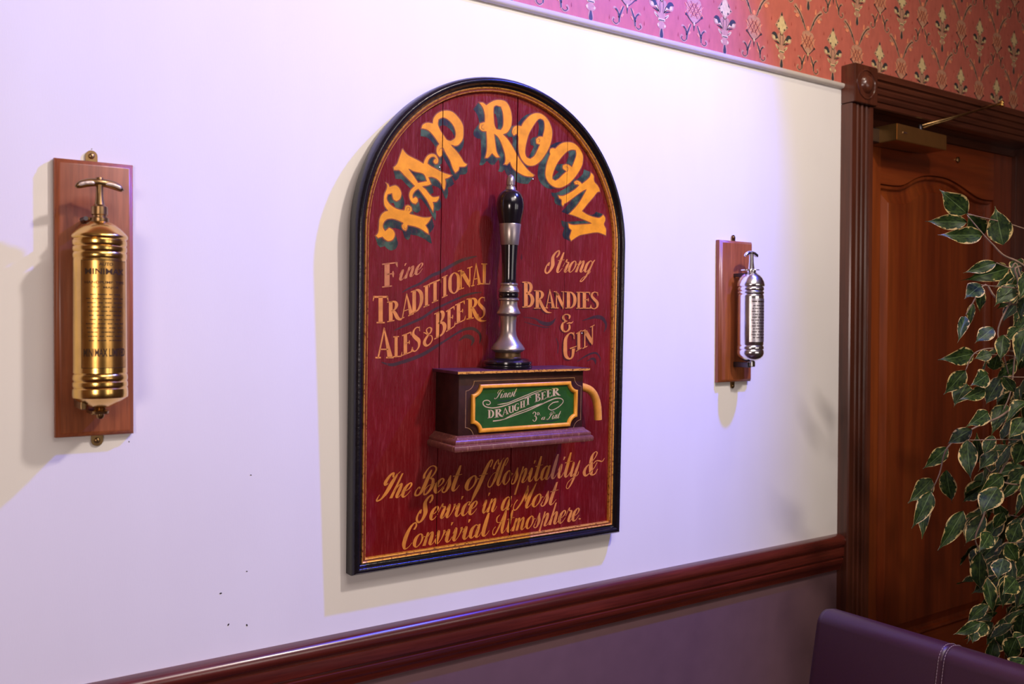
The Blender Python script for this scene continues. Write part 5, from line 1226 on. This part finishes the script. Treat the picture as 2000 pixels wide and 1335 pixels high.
for i, ((bx, by), (tx, ty), wpx) in enumerate(TL):
    bx += 1000; tx += 1000
    dp = 1.98 + .10 * sin(i * 2.3) - (.10 if by > 1050 else 0)
    A3 = deppt(bx, by, dp); B3 = deppt(tx, ty, dp - .012 + .03 * sin(i * 1.7))
    Lp = hypot(bx - tx, by - ty); mi = 2 if wpx / Lp > .5 else (0 if wpx / Lp > .36 else 1)
    base_w = {0: .52, 1: .44, 2: .58}[mi]
    leaf_between(A3, B3, roll=.35 * sin(i * 3.1), mesh=LV[mi], wscale=min(1.5, max(.6, wpx / Lp / base_w)))
    tw.append((A3, bx, by))
# random foliage of the crown
bnd = [(430, 1990), (480, 1975), (520, 1965), (600, 1960), (700, 1925), (760, 1935), (850, 1945), (900, 1905), (960, 1900), (1030, 1885), (1100, 1905), (1160, 1925), (1230, 1910), (1335, 1925)]
def bx_at(y):
    for (y0, x0), (y1, x1) in zip(bnd, bnd[1:]):
        if y0 <= y <= y1: return x0 + (x1 - x0) * (y - y0) / (y1 - y0)
    return 1990 if y < 430 else 1925
cnt = 0
while cnt < 235:
    th_ = random.uniform(0, 2 * pi); rr2 = .42 * sqrt(random.random()); zz2 = random.uniform(.75, 1.72)
    k2 = .62 + .38 * sin(pi * min(1, max(0, (zz2 - .6) / 1.3)))
    a = Vector((PC.x + rr2 * cos(th_) * k2, PC.y + rr2 * sin(th_) * k2, zz2))
    v = a - CAM; dq = v.dot(FWD); px = 1000 + F_PX * v.dot(RGT) / dq; py = 667.5 - F_PX * v.dot(UPV) / dq
    if px < bx_at(py) + 18 or py < 440: continue
    if px > 2020 and random.random() < .9: continue
    out = Vector((cos(th_), sin(th_), 0)); L = random.uniform(.055, .09)
    d_ = (out * random.uniform(.1, .9) + Vector((random.uniform(-.5, .3), random.uniform(-.4, .4), random.uniform(-1.3, -.3)))).normalized()
    fc = (out + Vector((random.uniform(-.8, .4), random.uniform(-1.2, .2), random.uniform(.0, .9)))).normalized()
    leaf_between(a, a + d_ * L, roll=random.uniform(-.5, .5), face=fc)
    tw.append((a, px, py)); cnt += 1
# the rest of the crown, past the 300 leaves built singly
bm = newbm(); uvl = bm.loops.layers.uv.new('UVMap'); k_ = 0
while k_ < 620:
    th_ = random.uniform(0, 2 * pi); rr2 = .46 * sqrt(random.random()); zz2 = random.uniform(.62, 1.80)
    kk = .55 + .45 * sin(pi * min(1, max(0, (zz2 - .5) / 1.5)))
    a = Vector((PC.x + .06 + rr2 * cos(th_) * kk, PC.y - .04 + rr2 * sin(th_) * kk, zz2))
    v = a - CAM; dq = v.dot(FWD); px = 1000 + F_PX * v.dot(RGT) / dq; py = 667.5 - F_PX * v.dot(UPV) / dq
    if px < bx_at(py) + 40 or a.y > -.16 or (py < 440 and px < 2010): continue
    out = Vector((cos(th_), sin(th_), 0)); L = random.uniform(.055, .085)
    y_ = (out * random.uniform(.1, .9) + Vector((random.uniform(-.4, .4), random.uniform(-.4, .4), random.uniform(-1.3, -.3)))).normalized()
    z_ = (out + Vector((random.uniform(-.6, .6), random.uniform(-.9, .4), random.uniform(.0, .9)))).normalized(); z_ = (z_ - y_ * y_.dot(z_)).normalized(); x_ = y_.cross(z_)
    a = a - Vector((PC.x, PC.y, 0)); g = []
    for j, (t, wv) in enumerate(((0, .01), (.15, .15), (.35, .25), (.58, .24), (.8, .11), (1, .005))):
        g.append([bm.verts.new(a + (y_ * t + x_ * wv * s_ + z_ * (abs(s_) * .05 - .25 * (t - .4) ** 2)) * L) for s_ in (-1, 0, 1)])
    for j in range(5):
        for i in range(2):
            f = bm.faces.new((g[j][i], g[j][i + 1], g[j + 1][i + 1], g[j + 1][i])); f.smooth = True
            for lo, (jj, ii) in zip(f.loops, ((j, i), (j, i + 1), (j + 1, i + 1), (j + 1, i))): lo[uvl].uv = (ii / 2, jj / 5 + k_)
    k_ += 1
setp(obj('foliage', bm, MLEAF, plant), 'remaining small leaves inside the crown', kind='stuff')
# twigs: chains joining leaf bases back to the trunk
def L_(p): return (p[0] - PC.x, p[1] - PC.y, p[2])
def twig(pts, r0_, r1_):
    P = catmull([tuple(p) for p in pts], n=5); n = len(P)
    bm = newbm(); tube(bm, [L_(p) for p in P], [r0_ + (r1_ - r0_) * i / (n - 1) for i in range(n)], 6); return obj('twig', bm, MSTEM, plant, smooth=True)
def T3(l, d=1.9): return [deppt(x, y, d + .03 * i * 0) for i, (x, y) in enumerate(l)]
def to_trunk(p): 
    q = Vector((PC.x + .03, PC.y, min(1.6, max(.7, p.z - .15)))); m_ = (p + q) / 2 + Vector((0, 0, .05)); return [q, m_, p]
for l in ([(2040, 545), (1990, 512), (1960, 498), (1940, 478), (1921, 458), (1889, 420)], [(2010, 560), (1985, 515), (1974, 523), (1946, 513)], [(1990, 520), (1988, 560), (1950, 640), (1960, 690), (1970, 730)], [(2000, 790), (1950, 815), (1898, 838), (1851, 873), (1835, 925), (1819, 959)],
          [(1960, 590), (1925, 556), (1900, 591), (1886, 615)], [(2000, 870), (1950, 930), (1920, 1010), (1905, 1050), (1914, 1078), (1924, 1124)], [(2000, 690), (1940, 680), (1903, 690), (1886, 723)], [(1980, 1150), (1935, 1180), (1905, 1215)], [(1975, 945), (1945, 930), (1920, 905)],
          [(2005, 640), (1985, 680), (1975, 760), (1960, 800)]):
    P3 = T3(l, 2.0); twig([to_trunk(P3[0])[0], to_trunk(P3[0])[1]] + P3, .0032, .0011)
for i in range(0, len(tw), 7):
    p = tw[i][0]
    if p.z > .7: twig(to_trunk(p), .0028, .0009)
bm = newbm(); tube(bm, catmull([(0, 0, .30), (.02, .01, .55), (-.01, .0, .8), (.03, .0, 1.1), (.02, .02, 1.45), (.05, 0, 1.62)], n=5), [.018 - .0005 * i for i in range(26)], 10); obj('trunk', bm, MSTEM, plant, smooth=True)
bm = newbm(); tube(bm, catmull([(.02, .02, .30), (-.02, .02, .55), (.03, -.01, .85), (-.01, .01, 1.15)], n=5), .012, 10); obj('trunk', bm, MSTEM, plant, smooth=True)
bm = newbm(); lathe(bm, [(.11, .0), (.115, .01), (.14, .27), (.155, .275), (.155, .31), (.142, .312), (.138, .29), (.01, .285)], 36, cap=True); obj('pot', bm, MPOT, plant, angle=40)
bm = newbm(); lathe(bm, [(.137, .286), (.10, .297), (.02, .303)], 24); obj('soil', bm, MSOIL, plant, smooth=True)
